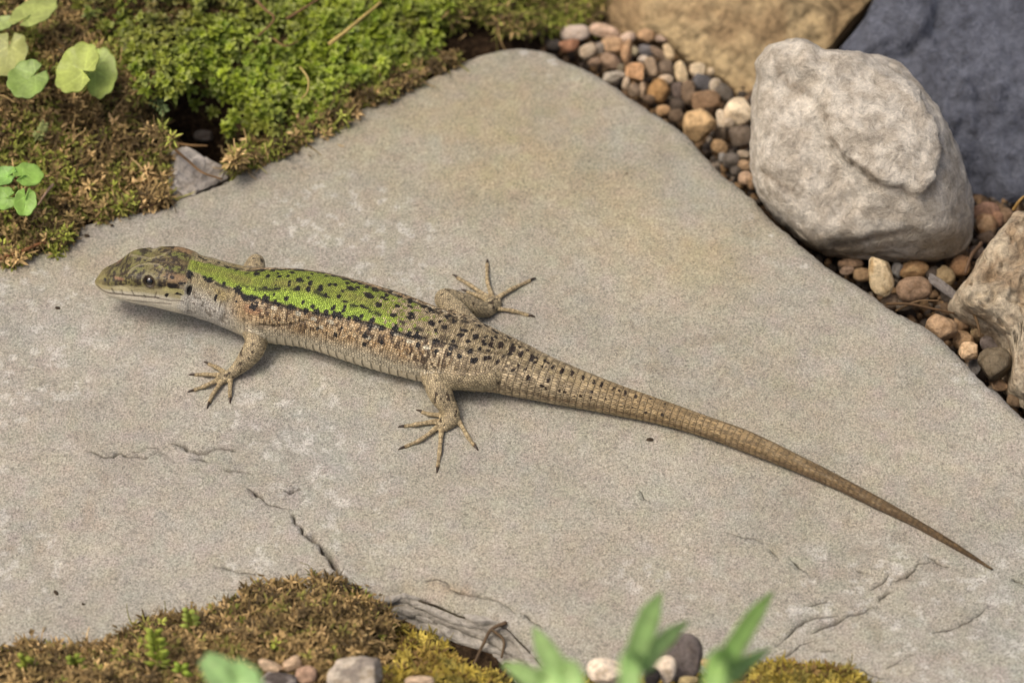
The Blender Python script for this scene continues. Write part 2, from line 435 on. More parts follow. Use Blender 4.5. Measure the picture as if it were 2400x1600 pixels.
def build_flagstone():
    edge = resample(np.vstack([slab2, slab2[:1]]), 0.0009)[:-1]
    T = norm(np.roll(edge, -1, 0) - np.roll(edge, 1, 0)); Nn = np.c_[-T[:, 1], T[:, 0]]
    e3 = np.c_[edge, np.zeros(len(edge))]
    edge = edge + Nn * (0.0006 * fbm(e3 * 160, 4, 5) + 0.0009 * fbm(e3 * 45, 2, 6))[:, None]
    lo, hi = edge.min(0), edge.max(0); st = 0.00075
    xs = np.arange(lo[0], hi[0], st); ys = np.arange(lo[1], hi[1], st)
    X, Y = np.meshgrid(xs, ys); pts = np.stack([X.ravel(), Y.ravel()], -1) + rng.uniform(-0.3, 0.3, (X.size, 2)) * st
    px, py, _ = proj(np.c_[pts, np.zeros(len(pts))])
    pts = pts[(px > -160) & (px < 2560) & (py < 1720) | (rng.random(len(pts)) < 0.12)]
    sd = fine_sd(pts, edge); pts = pts[sd > 0.0005]
    extra, edep = [], []
    cd = np.full(len(pts), 9.0)
    for line, w, dep in CRACKS:
        L = np.array([P(x, y, 0)[:2] for x, y in line]); L = resample(L, 0.00032)
        n = len(L); t = np.linspace(0, 1, n); l3 = np.c_[L, np.zeros(n)]
        Tt = norm(np.gradient(L, axis=0)); Q = np.c_[-Tt[:, 1], Tt[:, 0]]
        L = L + Q * (0.00035 * vnoise(l3 * 900, 11) + 0.0005 * vnoise(l3 * 300, 12))[:, None]
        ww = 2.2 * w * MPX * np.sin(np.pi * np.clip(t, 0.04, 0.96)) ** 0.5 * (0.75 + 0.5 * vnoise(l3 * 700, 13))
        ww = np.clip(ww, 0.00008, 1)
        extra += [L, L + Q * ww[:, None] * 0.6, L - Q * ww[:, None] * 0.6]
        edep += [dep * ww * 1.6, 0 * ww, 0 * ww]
        cd = np.minimum(cd, line_d(pts, L) - w * MPX * 0.6)
    pts = pts[cd > 0.00028]
    ex = np.vstack(extra); ed = np.concatenate(edep)
    ok = fine_sd(ex, edge) > 0.0004; ex, ed = ex[ok], ed[ok]
    allp = np.vstack([edge, pts, ex]); nE = len(edge)
    crack = np.r_[np.zeros(nE + len(pts)), ed]
    r = delaunay_2d_cdt([tuple(p) for p in allp.tolist()], [(i, (i + 1) % nE) for i in range(nE)], [], 0, 1e-9)
    V2 = np.array([tuple(v) for v in r[0]]); F = np.array(r[2], dtype=np.int64); orig = [o[0] if o else -1 for o in r[3]]
    cr = np.where(np.array(orig) >= 0, crack[np.array(orig)], 0)
    F = F[fine_sd(V2[F].mean(1), edge) > 0]
    sd = np.maximum(fine_sd(V2, edge), 0)
    p3 = np.c_[V2, np.zeros(len(V2))]; px, py, _ = proj(p3)
    R = 0.0022 + 0.0016 * smooth01((px - 1300) / 500) + 0.0012 * fbm(p3 * 40, 2, 8) + 0.0008 * np.exp(-((px - 1200) / 250) ** 2 - ((py - 100) / 80) ** 2)
    q = np.clip(1 - sd / R, 0, 1)
    z = -0.75 * R * (1 - np.sqrt(np.maximum(1 - q * q, 0)))
    z += 0.00022 * fbm(p3 * 110, 4, 21) + 0.00010 * fbm(p3 * 420, 3, 22) + 0.0004 * fbm(p3 * 28, 2, 23)
    # low undulations: broad swell toward the far tip, shallow steps along the lower right layering
    z += -0.0003 * smooth01((330 - py) / 260)
    lay = fbm(np.c_[(V2[:, 0] * 0.55 - V2[:, 1] * 0.9) * 260, (V2[:, 0] + V2[:, 1]) * 30, 0 * px], 3, 31)
    z += 0.00035 * np.round(lay * 3) / 3 * smooth01((px - 1780) / 150) * smooth01((py - 1330) / 80)
    z -= cr
    # pigment: grey stone with ochre, pink and blue-grey patches
    base = s2l((164, 160, 148)); ochre = s2l((168, 157, 129)); pink = s2l((170, 162, 147)); blue = s2l((156, 158, 153)); darkg = s2l((142, 138, 129))
    C = np.tile(base, (len(V2), 1))
    def blob(cx, cy, rx, ry): return np.exp(-((px - cx) / rx) ** 2 - ((py - cy) / ry) ** 2)
    nz = 0.5 + 0.5 * fbm(p3 * 60, 5, 41, 0.6); nz2 = 0.5 + 0.5 * fbm(p3 * 45, 5, 47, 0.6)
    fo = np.clip((blob(1150, 330, 420, 190) + 0.9 * blob(1650, 560, 260, 140) + 0.7 * blob(120, 620, 180, 60) + 0.35 * blob(1800, 900, 300, 200) + 0.4 * blob(1000, 1380, 90, 35)) * smooth01((nz - 0.2) / 0.5), 0, 1)
    fp = np.clip((blob(1300, 1350, 500, 200) + 0.8 * blob(200, 1150, 300, 200) + 0.6 * blob(2100, 1100, 300, 150)) * smooth01((nz2 - 0.25) / 0.5), 0, 1)
    fb = np.clip((blob(700, 1060, 200, 130) + 0.8 * blob(330, 780, 300, 60) + 0.8 * blob(1350, 900, 300, 60) + 0.7 * blob(2350, 1450, 150, 150) + 0.6 * blob(1640, 380, 70, 130)) * smooth01((0.75 - nz) / 0.5), 0, 1)
    for f, c, k in ((fp, pink, 0.8), (fb, blue, 0.8), (fo, ochre, 0.9)):
        C = lerp(C, c, (f * k)[:, None])
    C *= lerp(np.array([0.95, 0.935, 0.89]), np.array([1.01, 0.99, 0.965]), np.clip(blob(150, 1150, 420, 320), 0, 1)[:, None])
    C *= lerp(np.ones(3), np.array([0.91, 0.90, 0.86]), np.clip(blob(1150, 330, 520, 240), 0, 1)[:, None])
    C *= 1 + np.stack([0.055 * fbm(p3 * 420, 3, 71), 0.035 * fbm(p3 * 420, 3, 72), 0.065 * fbm(p3 * 420, 3, 73)], -1)
    C *= (1 + 0.11 * fbm(p3 * 150, 4, 51) + 0.10 * fbm(p3 * 40, 3, 52))[:, None]
    li_ = smooth01((fbm(p3 * 560, 3, 57, 0.7) - 0.26) / 0.15) * smooth01((fbm(p3 * 34, 2, 58) + 0.1) / 0.3)      # pale lichen and mineral flecks
    C = lerp(C, s2l((206, 203, 194)), (0.45 * li_)[:, None])
    di_ = smooth01((fbm(p3 * 330, 3, 59, 0.65) - 0.34) / 0.15) * smooth01((fbm(p3 * 50, 2, 60) + 0.05) / 0.3)
    C = lerp(C, s2l((128, 116, 96)), (0.3 * di_)[:, None])
    # rusty stains along the crack lines at the lower middle
    st_ = blob(1035, 1370, 35, 14) + blob(1075, 1382, 40, 12) + 0.6 * blob(985, 1300, 40, 16) + 0.5 * blob(560, 1355, 25, 10) + 0.5 * blob(690, 1345, 40, 10)
    C = lerp(C, s2l((150, 118, 78)), np.clip(st_ * smooth01((nz2 - 0.35) / 0.3), 0, 0.7)[:, None])
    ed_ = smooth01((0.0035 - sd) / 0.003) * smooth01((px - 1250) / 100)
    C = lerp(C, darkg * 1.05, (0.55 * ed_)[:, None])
    C = lerp(C, s2l((44, 36, 28)), np.clip(cr / 0.00018, 0, 1)[:, None] * 0.95)  # dirt in the cracks, with their shade painted into the same dark colour
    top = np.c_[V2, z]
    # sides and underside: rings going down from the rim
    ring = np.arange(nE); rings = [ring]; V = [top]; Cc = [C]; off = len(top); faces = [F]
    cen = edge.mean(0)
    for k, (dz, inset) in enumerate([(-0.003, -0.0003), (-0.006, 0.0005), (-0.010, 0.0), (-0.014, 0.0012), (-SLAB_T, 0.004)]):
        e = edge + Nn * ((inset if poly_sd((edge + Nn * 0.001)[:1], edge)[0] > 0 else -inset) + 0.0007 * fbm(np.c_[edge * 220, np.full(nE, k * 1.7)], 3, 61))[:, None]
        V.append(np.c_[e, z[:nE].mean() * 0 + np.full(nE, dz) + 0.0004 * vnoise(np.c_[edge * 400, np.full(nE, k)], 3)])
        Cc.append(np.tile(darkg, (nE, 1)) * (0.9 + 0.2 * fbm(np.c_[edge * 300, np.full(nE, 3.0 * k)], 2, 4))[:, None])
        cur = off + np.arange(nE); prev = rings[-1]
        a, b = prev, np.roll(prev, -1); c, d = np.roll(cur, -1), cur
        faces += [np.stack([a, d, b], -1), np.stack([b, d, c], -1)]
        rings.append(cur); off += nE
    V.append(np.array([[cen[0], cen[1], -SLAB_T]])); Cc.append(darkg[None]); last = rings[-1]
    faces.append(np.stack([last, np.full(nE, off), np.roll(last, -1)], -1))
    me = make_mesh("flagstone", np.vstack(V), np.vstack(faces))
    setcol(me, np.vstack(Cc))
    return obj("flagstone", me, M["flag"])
flag = build_flagstone()
tag(flag, "broad flat grey-beige flagstone that the green lizard lies on", "flagstone")

# thin flakes of slate splitting off its lower rim
ARC = np.array([(860, 1398), (900, 1391), (960, 1388), (1020, 1402), (1080, 1428), (1140, 1442), (1190, 1457), (1240, 1502), (1290, 1562), (1330, 1600)], float)
def plate(poly, ztop, th, col, name, parent, seed):
    E = resample(np.vstack([poly, poly[:1]]), 0.0006)[:-1]; n = len(E); e3 = np.c_[E, np.full(n, seed * 3.1)]
    E = E + 0.0008 * np.c_[fbm(e3 * 350, 3, seed), fbm(e3 * 350, 3, seed + 5)]
    lo, hi = E.min(0), E.max(0); X, Y = np.meshgrid(np.arange(lo[0], hi[0], 0.0008), np.arange(lo[1], hi[1], 0.0008))
    q = np.stack([X.ravel(), Y.ravel()], -1) + rng.uniform(-2e-4, 2e-4, (X.size, 2)); q = q[poly_sd(q, E) > 0.0004]
    r = delaunay_2d_cdt([tuple(p) for p in np.vstack([E, q]).tolist()], [(i, (i + 1) % n) for i in range(n)], [], 0, 1e-9)
    V2 = np.array([tuple(v) for v in r[0]]); F = np.array(r[2], dtype=np.int64); F = F[poly_sd(V2[F].mean(1), E) > 0]
    v3_ = np.c_[V2, np.zeros(len(V2))]
    z = ztop + 0.0002 * fbm(v3_ * 300, 3, seed) + 0.00018 * np.round(2.5 * fbm(np.c_[(V2[:, 0] * 0.5 + V2[:, 1]) * 900, (V2[:, 0] - V2[:, 1]) * 70, 0 * V2[:, 0]], 2, seed + 2))
    m = len(V2); top = np.c_[V2, z]; bot = np.c_[E, np.full(n, ztop - th)]
    a = np.arange(n); b = np.roll(a, -1)
    faces = np.vstack([F, np.stack([a, m + a, b], -1), np.stack([b, m + a, m + b], -1)])
    V = np.vstack([top, bot]); C = np.tile(s2l(col), (len(V), 1)) * (1 + 0.3 * fbm(V * 400, 3, seed))[:, None]
    me = make_mesh(name, V, faces); setcol(me, C)
    return obj(name, me, M["greyrock"], parent)
for k in range(9):
    sh = np.array([-4.0, 15.0]); jit = np.c_[np.zeros(len(ARC)), 7 * np.sin(np.arange(len(ARC)) * 1.7 + k * 2.1)]
    outer = ARC + sh * (k + 0.2) * np.linspace(0.35, 1.25, len(ARC))[:, None] + jit
    inner = ARC + np.array([20, -40.0])
    poly = np.array([P(x, y, 0)[:2] for x, y in np.vstack([outer, inner[::-1]])])
    c = (172 - 9 * (k % 3), 166 - 9 * (k % 3), 154 - 9 * (k % 3))
    o = plate(poly, -0.0009 - 0.00085 * k, 0.0009, c, "slate_flake", flag, 70 + k)

# ------------------------------------------------------------------ big stones around it
def rock(name, outline, centre, nrm, t_front, t_back, p=2.6, sub=6, amp=(0.0012, 60), amp2=(0.0003, 300), extra=None, colour=None, mat=None, seed=1, cuts=0):
    """closed stone: outline in photo pixels laid on the plane through `centre` with normal `nrm`, swelling t_front / t_back to both sides"""
    nrm = norm(nrm); c0 = np.asarray(centre, float)
    def onplane(px, py):
        d = ray(px, py); t = ((c0 - CAMP) @ nrm) / (d @ nrm); return CAMP + t * d
    W3 = np.array([onplane(x, y) for x, y in outline]); c0 = W3.mean(0)
    a1 = norm(np.cross(nrm, [0, 1.0, 0.2])); a2 = np.cross(nrm, a1)
    q = np.c_[(W3 - c0) @ a1, (W3 - c0) @ a2]
    qs = resample(np.vstack([q, q[:1]]), 0.0008); ang = np.arctan2(qs[:, 1], qs[:, 0]); rad = np.hypot(qs[:, 0], qs[:, 1])
    o_ = np.argsort(ang); ang, rad = ang[o_], rad[o_]
    S, F = ico(sub)
    rho = np.hypot(S[:, 0], S[:, 1]); th = np.arctan2(S[:, 1], S[:, 0])
    R = np.interp(th, np.r_[ang - 2 * np.pi, ang, ang + 2 * np.pi], np.r_[rad, rad, rad])
    k = (rho ** p + np.abs(S[:, 2]) ** p) ** (-1 / p)
    lx = R * rho * k * np.cos(th); ly = R * rho * k * np.sin(th); lz = S[:, 2] * k * np.where(S[:, 2] > 0, t_front, t_back)
    V = c0 + lx[:, None] * a1 + ly[:, None] * a2 + lz[:, None] * nrm
    rc = np.random.default_rng(seed * 7 + 1)
    for _ in range(cuts):                                    # broken faces on the side we see
        cn = norm(nrm + (a1 * rc.normal() + a2 * rc.normal()) * 0.42)
        dd = (V - c0) @ cn; dd = dd - rc.uniform(0.74, 0.9) * dd.max(); V = V - np.maximum(dd, 0)[:, None] * cn * 0.92
    nn = norm(lx[:, None] * a1 * 0.6 / R.mean() ** 2 + ly[:, None] * a2 * 0.6 / R.mean() ** 2 + (lz / max(t_front, 1e-4) ** 2)[:, None] * nrm)
    V = V + nn * (amp[0] * fbm(V * amp[1], 4, seed) + amp2[0] * fbm(V * amp2[1], 3, seed + 3))[:, None]
    px, py, _ = proj(V)
    if extra is not None:
        h = extra(V, px, py, S[:, 2] > 0); g_ = 0
        if isinstance(h, tuple): h, g_ = h                   # second part: whole faces tilted along the front axis
        V = V + nn * h[:, None] + nrm * (g_ * np.clip(S[:, 2] * 1.6, 0, 1))[:, None]
    me = make_mesh(name, V, F)
    C = colour(V, px, py, nn); setcol(me, C)
    o = obj(name, me, mat); origin_to(o, (V[:, 0].mean(), V[:, 1].mean(), V[:, 2].min()))
    return o
VIEW = -FW
UPV = np.array([0, 0, 1.0])
def tint(base, alt, scale, seed, amt=0.6, lo=0.35, hi=0.7):
    base, alt = s2l(base), s2l(alt)
    def f(V, px, py, nn):
        m = smooth01((0.5 + 0.5 * fbm(V * scale, 5, seed, 0.6) - lo) / (hi - lo)) * amt
        return lerp(base, alt, m[:, None]) * (1 + 0.12 * fbm(V * scale * 3, 3, seed + 4))[:, None]
    return f
# ochre sandstone lying behind the gravel
OCH = [(1416, 18), (1428, 52), (1470, 70), (1532, 76), (1572, 100), (1618, 139), (1655, 166), (1708, 196), (1735, 232), (1830, 240), (1900, 170), (1945, 112), (2000, 40), (2040, -6),
       (2120, -140), (1900, -260), (1560, -280), (1400, -150)]
def ochre_relief(V, px, py, front):
    n = fbm(V * 170, 4, 77); st = np.round(3 * fbm(V * 60, 3, 78)) / 3
    return 0.0011 * n + 0.0008 * st
o = rock("sandstone", OCH, P(1700, 60, -0.007), norm(0.75 * VIEW + UPV), 0.0045, 0.02, 2.8, 6, (0.0014, 80), (0.0008, 260), ochre_relief, tint((180, 158, 118), (150, 126, 92), 140, 5, 0.9), M["ochre"], 3, 6)
tag(o, "rough ochre sandstone slab behind the gravel bed", "stone", "big stones around the flagstone")
# blue-grey slate leaning behind the pale boulder
SLT = [(2068, -40), (2040, 18), (2010, 62), (1962, 118), (1990, 240), (2060, 400), (2180, 500), (2304, 484), (2338, 496), (2400, 472), (2520, 420), (2680, 260), (2660, -60), (2500, -240), (2240, -240)]
def slate_relief(V, px, py, front):
    st = fbm(np.c_[V[:, 0] * 95, V[:, 1] * 50, V[:, 2] * 50], 4, 91)
    h = 0.0038 * np.round(st * 3.5) / 3.5 + 0.0008 * fbm(V * np.array([260, 420, 420]), 4, 92)
    L = np.array([(2205, -20), (2190, 40), (2178, 78), (2150, 100), (2120, 125), (2085, 130)], float)
    q = np.c_[px, py]; d = line_d(q, L); side = (py - np.interp(px, L[::-1, 0], L[::-1, 1])) 
    h -= 0.0011 * np.exp(-(d / 6.0) ** 2) * front
    h += 0.0010 * front * smooth01(1 - d / 90) * (side < 0)
    return h
o = rock("slate_slab", SLT, P(2310, 470, -0.010) + 0.006 * FW, norm(VIEW * 0.8 + UPV * 0.25 + np.array([-0.1, 0, 0])), 0.003, 0.02, 6.0, 6, (0.0010, 50), (0.0003, 300), slate_relief,
         tint((102, 106, 117), (78, 81, 91), 420, 15, 0.9), M["slate"], 8)
tag(o, "dark blue-grey slate slab leaning behind the pale boulder", "stone", "big stones around the flagstone")
# pale boulder
BLD = [(1761, 261), (1766, 205), (1778, 155), (1806, 120), (1863, 109), (1900, 116), (1928, 128), (1990, 130), (2059, 132), (2108, 151), (2149, 196), (2190, 255), (2226, 314), (2250, 365), (2267, 416), (2276, 455), (2279, 500),
       (2277, 560), (2262, 588), (2243, 602), (2190, 613), (2120, 611), (2067, 605), (1990, 602), (1945, 596), (1905, 580), (1875, 558), (1840, 526), (1806, 494), (1784, 462), (1769, 428), (1762, 390), (1761, 347)]
LEDGE = [(1900, 150), (1932, 190), (1936, 250), (1945, 320), (1985, 370), (2030, 408), (2062, 430), (2100, 436), (2130, 452), (2165, 446), (2188, 432), (2205, 360), (2180, 280), (2140, 215), (2095, 165), (2020, 140)]
def boulder_relief(V, px, py, front):
    q = np.c_[px, py] + 10 * np.c_[fbm(V * 500, 3, 101), fbm(V * 500, 3, 102)]
    sd = poly_sd(q, LEDGE)
    low = smooth01((px * 0.5 + py - 1180) / 120)
    h = 0.0020 * smooth01((sd + 3) / 6) * (0.3 + 0.7 * low) * front
    h -= 0.0010 * np.exp(-(line_d(q, np.array([(1826, 165), (1845, 190), (1872, 200), (1905, 222)], float)) / 8) ** 2) * front
    h -= 0.0007 * np.exp(-(line_d(q, np.array([(1790, 400), (1825, 425), (1860, 445)], float)) / 7) ** 2) * front
    h -= 0.0008 * np.exp(-(line_d(q, np.array([(1965, 580), (2050, 560), (2110, 548), (2150, 545)], float)) / 9) ** 2) * front
    h -= 0.0016 * np.exp(-(line_d(q, np.array([(1850, 215), (1900, 300), (1960, 380), (2010, 470)], float)) / 55) ** 2) * front
    h += 0.0012 * smooth01((190 - py) / 40) * smooth01((1940 - px) / 50) * front
    lowl = -poly_sd(np.c_[px, py], LEDGE + [(2300, 60), (1900, 60)])                    # the face falls away below and left of the ledge
    g_ = -0.30 * np.clip(lowl, 0, 220) * MPX
    u_ = (py - 548) + 0.10 * (px - 2050); g_ = g_ - 0.5 * np.maximum(u_, 0) * MPX       # undercut foot
    g_ = g_ - 0.45 * np.maximum(px - 2150 - 0.16 * (py - 250), 0) * MPX                  # side face
    return h, g_
bc = tint((204, 196, 180), (168, 157, 139), 420, 25, 0.7, 0.38, 0.6)
def boulder_col(V, px, py, nn):
    C = bc(V, px, py, nn); n = 0.5 + 0.5 * fbm(V * 90, 4, 29)
    dirt = smooth01((py - 520) / 70) * smooth01((n - 0.35) / 0.3) * 0.6
    C = lerp(C, s2l((150, 128, 92)), dirt[:, None])
    q = np.c_[px, py] + 10 * np.c_[fbm(V * 500, 3, 101), fbm(V * 500, 3, 102)]
    for ln_, w_ in ((LEDGE[2:11], 4.0), ([(1826, 165), (1845, 190), (1872, 200), (1905, 222)], 5.0), ([(1790, 400), (1825, 425), (1860, 445)], 5.0), ([(1965, 580), (2050, 560), (2110, 548), (2150, 545)], 7.0)):
        C = lerp(C, s2l((112, 96, 76)), (0.6 * np.exp(-(line_d(q, np.array(ln_, float)) / w_) ** 2))[:, None])       # dirt caught in the clefts
    return C
o = rock("boulder", BLD, P(2020, 370, 0.0045), VIEW, 0.016, 0.012, 3.6, 6, (0.0006, 90), (0.0006, 420), boulder_relief, boulder_col, M["boulder"], 21, 4)
tag(o, "pale grey rounded boulder, largest loose stone beside the flagstone", "stone", "big stones around the flagstone")
# pitted tan stone on the border
TAN = [(2470, 470), (2410, 482), (2372, 495), (2348, 533), (2313, 578), (2289, 612), (2275, 643), (2246, 667), (2234, 695), (2244, 726), (2275, 743), (2306, 760), (2330, 778), (2355, 805), (2362, 846), (2362, 888), (2356, 915), (2384, 945), (2440, 990), (2560, 1040), (2760, 960), (2800, 700), (2660, 500)]
def tan_relief(V, px, py, front):
    return 0.0022 * fbm(V * 120, 4, 131) - 0.0011 * smooth01((fbm(V * 520, 3, 137) - 0.12) / 0.25) + 0.0007 * fbm(V * 330, 3, 133) - 0.0013 * np.exp(-(line_d(np.c_[px, py], np.array([(2250, 668), (2300, 655), (2330, 640), (2400, 600)], float)) / 12) ** 2) * front
o = rock("pitted_stone", TAN, P(2400, 740, -0.002), norm(VIEW + 0.5 * UPV), 0.010, 0.016, 3.2, 6, (0.0016, 80), (0.0006, 300), tan_relief, tint((192, 178, 152), (154, 132, 104), 260, 35, 0.85), M["tan"], 31, 7)
tag(o, "pitted tan sandstone on the border below the slate", "stone", "big stones around the flagstone")
# grey striated rock poking out under the dry moss
GRR = [(400, 372), (432, 352), (470, 372), (520, 402), (536, 416), (500, 440), (450, 470), (398, 486), (372, 470), (376, 410)]
def grr_relief(V, px, py, front):
    return 0.0011 * np.round(3 * fbm(np.c_[V[:, 0] * 60, (V[:, 1] + V[:, 0] * 0.7) * 420, V[:, 2] * 200], 2, 141)) / 3
o = rock("striated_rock", GRR, P(450, 420, -0.0028), norm(UPV + 0.5 * VIEW + np.array([0.1, 0, 0])), 0.0026, 0.012, 4.0, 5, (0.0008, 120), (0.0004, 400), grr_relief, tint((196, 188, 176), (140, 130, 116), 260, 45, 0.8), M["greyrock"], 41, 6)
tag(o, "grey striated rock wedge showing under the dry moss", "stone", "big stones around the flagstone")
# ------------------------------------------------------------------ pebbles
def pebble(px, py, rx, ry, rot, col, label, zc=None, angular=0.3, flat=0.8, sub=None, group=None, name="pebble", patch=None, seed=None, cat="pebble"):
    """one pebble: rx, ry are its half sizes as seen (photo pixels), rot its turn in degrees"""
    seed = int(px * 7 + py * 13) if seed is None else seed; r_ = np.random.default_rng(seed)
    big = max(rx, ry)
    S, F = ico(sub or (4 if big > 22 else 3)); S = S.copy()
    pw = r_.uniform(2.1, 2.9); S *= ((np.abs(S) ** pw).sum(1) ** (-1 / pw))[:, None]
    for k in range(int(3 + 9 * angular)):                  # worn facets
        n = norm(r_.normal(size=3)); off = r_.uniform(0.70, 0.95) - 0.12 * angular
        d = S @ n - off; S -= np.maximum(d, 0)[:, None] * n * 0.9
    off = r_.uniform(-50, 50, 3)
    S *= (1 + 0.10 * fbm(S * 1.3 + off, 3, 1) + 0.025 * fbm(S * 5 + off, 3, 2))[:, None]
    # restore the seen size after the facets were cut
    S[:, :2] /= np.abs(S[:, :2]).max(0)
    if zc is None: zc = GRAVEL_Z + 0.0042 + 0.35 * min(rx, ry) * MPX
    m = depth_of(P(px, py, zc)) / FPX
    a, b = rx * m, ry * m; c = flat * min(a, b) if min(a, b) > 0.5 * max(a, b) else flat * 1.1 * min(a, b)
    ro = math.radians(rot); e1 = math.cos(ro) * RT - math.sin(ro) * UP; e2 = math.sin(ro) * RT + math.cos(ro) * UP
    nv = np.cross(e1, e2)
    L = S * np.array([a, b, c])
    V = L[:, :1] * e1 + L[:, 1:2] * e2 + L[:, 2:] * nv
    n = fbm(S * 2.2 + off, 4, 5, 0.6)
    col = tuple(0.60 * np.array(col) + 0.40 * np.mean(col) * np.array([1.10, 1.0, 0.85]))
    C = 1.15 * s2l(col) * (1 + 0.30 * n)[:, None]
    C = lerp(C, s2l(col) * np.array([0.72, 0.66, 0.58]), (0.75 * smooth01((fbm(S * 3.5 + off + 9, 3, 6) - 0.05) / 0.4))[:, None])
    if patch is not None:
        C = lerp(C, s2l(patch), smooth01((fbm(S * 1.4 + off + 4, 3, 8) - 0.0) / 0.25)[:, None] * 0.85)
    me = make_mesh(name, V, F); setcol(me, C)
    o = obj(name, me, M["pebble"]); o.location = P(px, py, zc).tolist()
    return tag(o, label, cat, group)
def z5(x, y, rx, ry, rot, col, label, **k): pebble(1280 + 0.3316 * x, 0.3316 * y, 0.3316 * rx * 1.08, 0.3316 * ry * 1.08, rot, col, label, group="pebbles between the flagstone and the sandstone", **k)
def z7(x, y, rx, ry, rot, col, label, **k): pebble(1900 + 0.3444 * x, 440 + 0.3444 * y, 0.3444 * rx * 1.06, 0.3444 * ry * 1.06, rot, col, label, group="pebbles between the flagstone and the pitted stone", **k)
# gap behind the flagstone
z5(205, 235, 100, 55, -5, (196, 180, 168), "pale pinkish-white oval pebble beside the black hollow under the moss", angular=0.1)
z5(415, 228, 105, 52, 15, (200, 166, 140), "wide pink-tan pebble touching the sandstone edge, above the ochre one")
z5(575, 268, 58, 36, -20, (204, 176, 156), "small pale pink pebble between the wide pink-tan and round orange ones")
z5(705, 255, 58, 48, 0, (196, 150, 104), "round orange-tan pebble at the sandstone edge above the slate-blue pebble")
z5(820, 268, 48, 32, 0, (168, 142, 124), "dull greyish-pink pebble half under the sandstone edge")
z5(160, 325, 74, 42, -12, (172, 112, 78), "terracotta-red oval pebble at the flagstone's rim")
z5(295, 360, 64, 50, -30, (190, 172, 146), "light beige pebble next to the terracotta-red one", angular=0.15)
z5(470, 318, 80, 54, 0, (190, 148, 104), "ochre-tan pebble beneath the wide pink-tan one")
z5(570, 372, 38, 88, 10, (188, 142, 98), "narrow upright orange-tan pebble beside the ochre-tan one")
z5(460, 432, 74, 54, 30, (154, 124, 98), "dull brown oval pebble below the ochre-tan one")
z5(345, 442, 48, 32, -20, (146, 118, 94), "small dull brown pebble at the rim below the light beige one")
z5(712, 356, 60, 44, 10, (104, 106, 114), "slate-blue pebble amid orange ones below the sandstone edge", angular=0.5)
z5(625, 362, 24, 32, 0, (168, 160, 126), "tiny greenish-beige pebble beside the narrow upright one")
z5(862, 372, 38, 58, -20, (204, 178, 132), "cream-yellow upright pebble under the sandstone edge")
z5(792, 378, 30, 72, -55, (136, 112, 90), "slanting dull brown sliver between slate-blue and cream-yellow pebbles")
z5(686, 425, 38, 32, 0, (186, 174, 158), "small pale grey pebble just below the slate-blue one")
z5(742, 480, 46, 74, -15, (160, 136, 108), "upright beige-brown pebble beside the pale grey one")
z5(850, 482, 54, 54, 0, (116, 98, 80), "dark brown-grey round pebble between two upright beige ones")
z5(950, 512, 42, 78, -15, (208, 184, 138), "long upright cream pebble below the sandstone's tip")
z5(1070, 492, 54, 46, 0, (218, 198, 160), "pale cream round pebble against the sandstone front")
z5(1162, 512, 28, 32, 0, (182, 162, 128), "tiny pale pebble beside the pale cream round one")
z5(482, 536, 82, 40, -15, (172, 166, 152), "light grey triangular pebble on the flagstone's rim", angular=0.9)
z5(630, 518, 68, 72, 0, (204, 148, 96), "orange-tan pebble with a pointed top, above the rim", angular=0.7)
z5(565, 590, 24, 44, 15, (204, 182, 152), "small cream sliver under the orange-tan pointed pebble")
z5(620, 640, 40, 44, 0, (140, 120, 98), "small brown-grey pebble under the orange-tan pointed one")
z5(682, 640, 24, 54, 0, (164, 140, 112), "thin beige pebble beside the deep ochre angular one")
z5(842, 566, 56, 34, -10, (206, 182, 152), "pale pinkish pebble resting behind the deep ochre angular one")
z5(805, 640, 90, 82, -35, (176, 126, 66), "deep ochre angular pebble, most saturated of the gravel", angular=0.8)
z5(1100, 586, 66, 54, 20, (88, 90, 98), "dark blue-grey pebble below the pale cream round one", angular=0.4)
z5(1202, 610, 48, 54, 0, (180, 168, 146), "pale grey-beige pebble between the two dark grey ones")
z5(1262, 655, 74, 48, 40, (98, 92, 84), "dark grey slanting pebble above the cream-white lump", angular=0.5)
z5(1130, 712, 96, 66, -5, (148, 112, 78), "brown rounded pebble behind the big yellow-tan one", angular=0.1)
z5(825, 782, 50, 38, -10, (194, 148, 96), "small orange pebble at the rim below the deep ochre one")
z5(1090, 880, 116, 122, 0, (198, 158, 102), "big yellow-tan pebble with a blunt point, at the flagstone's rim", angular=0.85, zc=-0.0045)
z5(1352, 788, 108, 92, -12, (222, 204, 170), "cream-white lump touching the pale boulder", angular=0.7)
z5(1240, 842, 34, 64, -10, (212, 196, 168), "white-cream narrow pebble beside the big yellow-tan one")
z5(1292, 872, 34, 34, 0, (186, 170, 146), "small cream-grey pebble under the cream-white lump")
z5(1372, 962, 84, 76, 0, (112, 98, 84), "dark grey-brown pebble wedged against the pale boulder", angular=0.4)
z5(1230, 1042, 64, 48, 25, (164, 128, 84), "tan-brown pebble at the rim below the big yellow-tan one")
z5(1240, 952, 48, 54, 0, (104, 88, 70), "dark brown pebble behind the tan-brown one at the rim")
z5(1310, 1142, 60, 60, 0, (100, 94, 88), "charcoal-grey pebble in the narrow gap beside the boulder", angular=0.4)
z5(1392, 1096, 50, 32, 0, (158, 142, 120), "flat grey-tan pebble pressed against the boulder's side")
z5(1402, 1172, 50, 42, 0, (160, 128, 92), "tan-brown round pebble low in the gap beside the boulder")
z5(1412, 1262, 54, 48, 0, (188, 152, 122), "pinkish-tan pebble at the bottom of the boulder gap")
z5(930, 640, 44, 64, 0, (98, 84, 78), "dark purplish pebble next to the deep ochre angular one")
z5(930, 735, 54, 54, 0, (84, 72, 62), "very dark brown pebble below the dark purplish one")
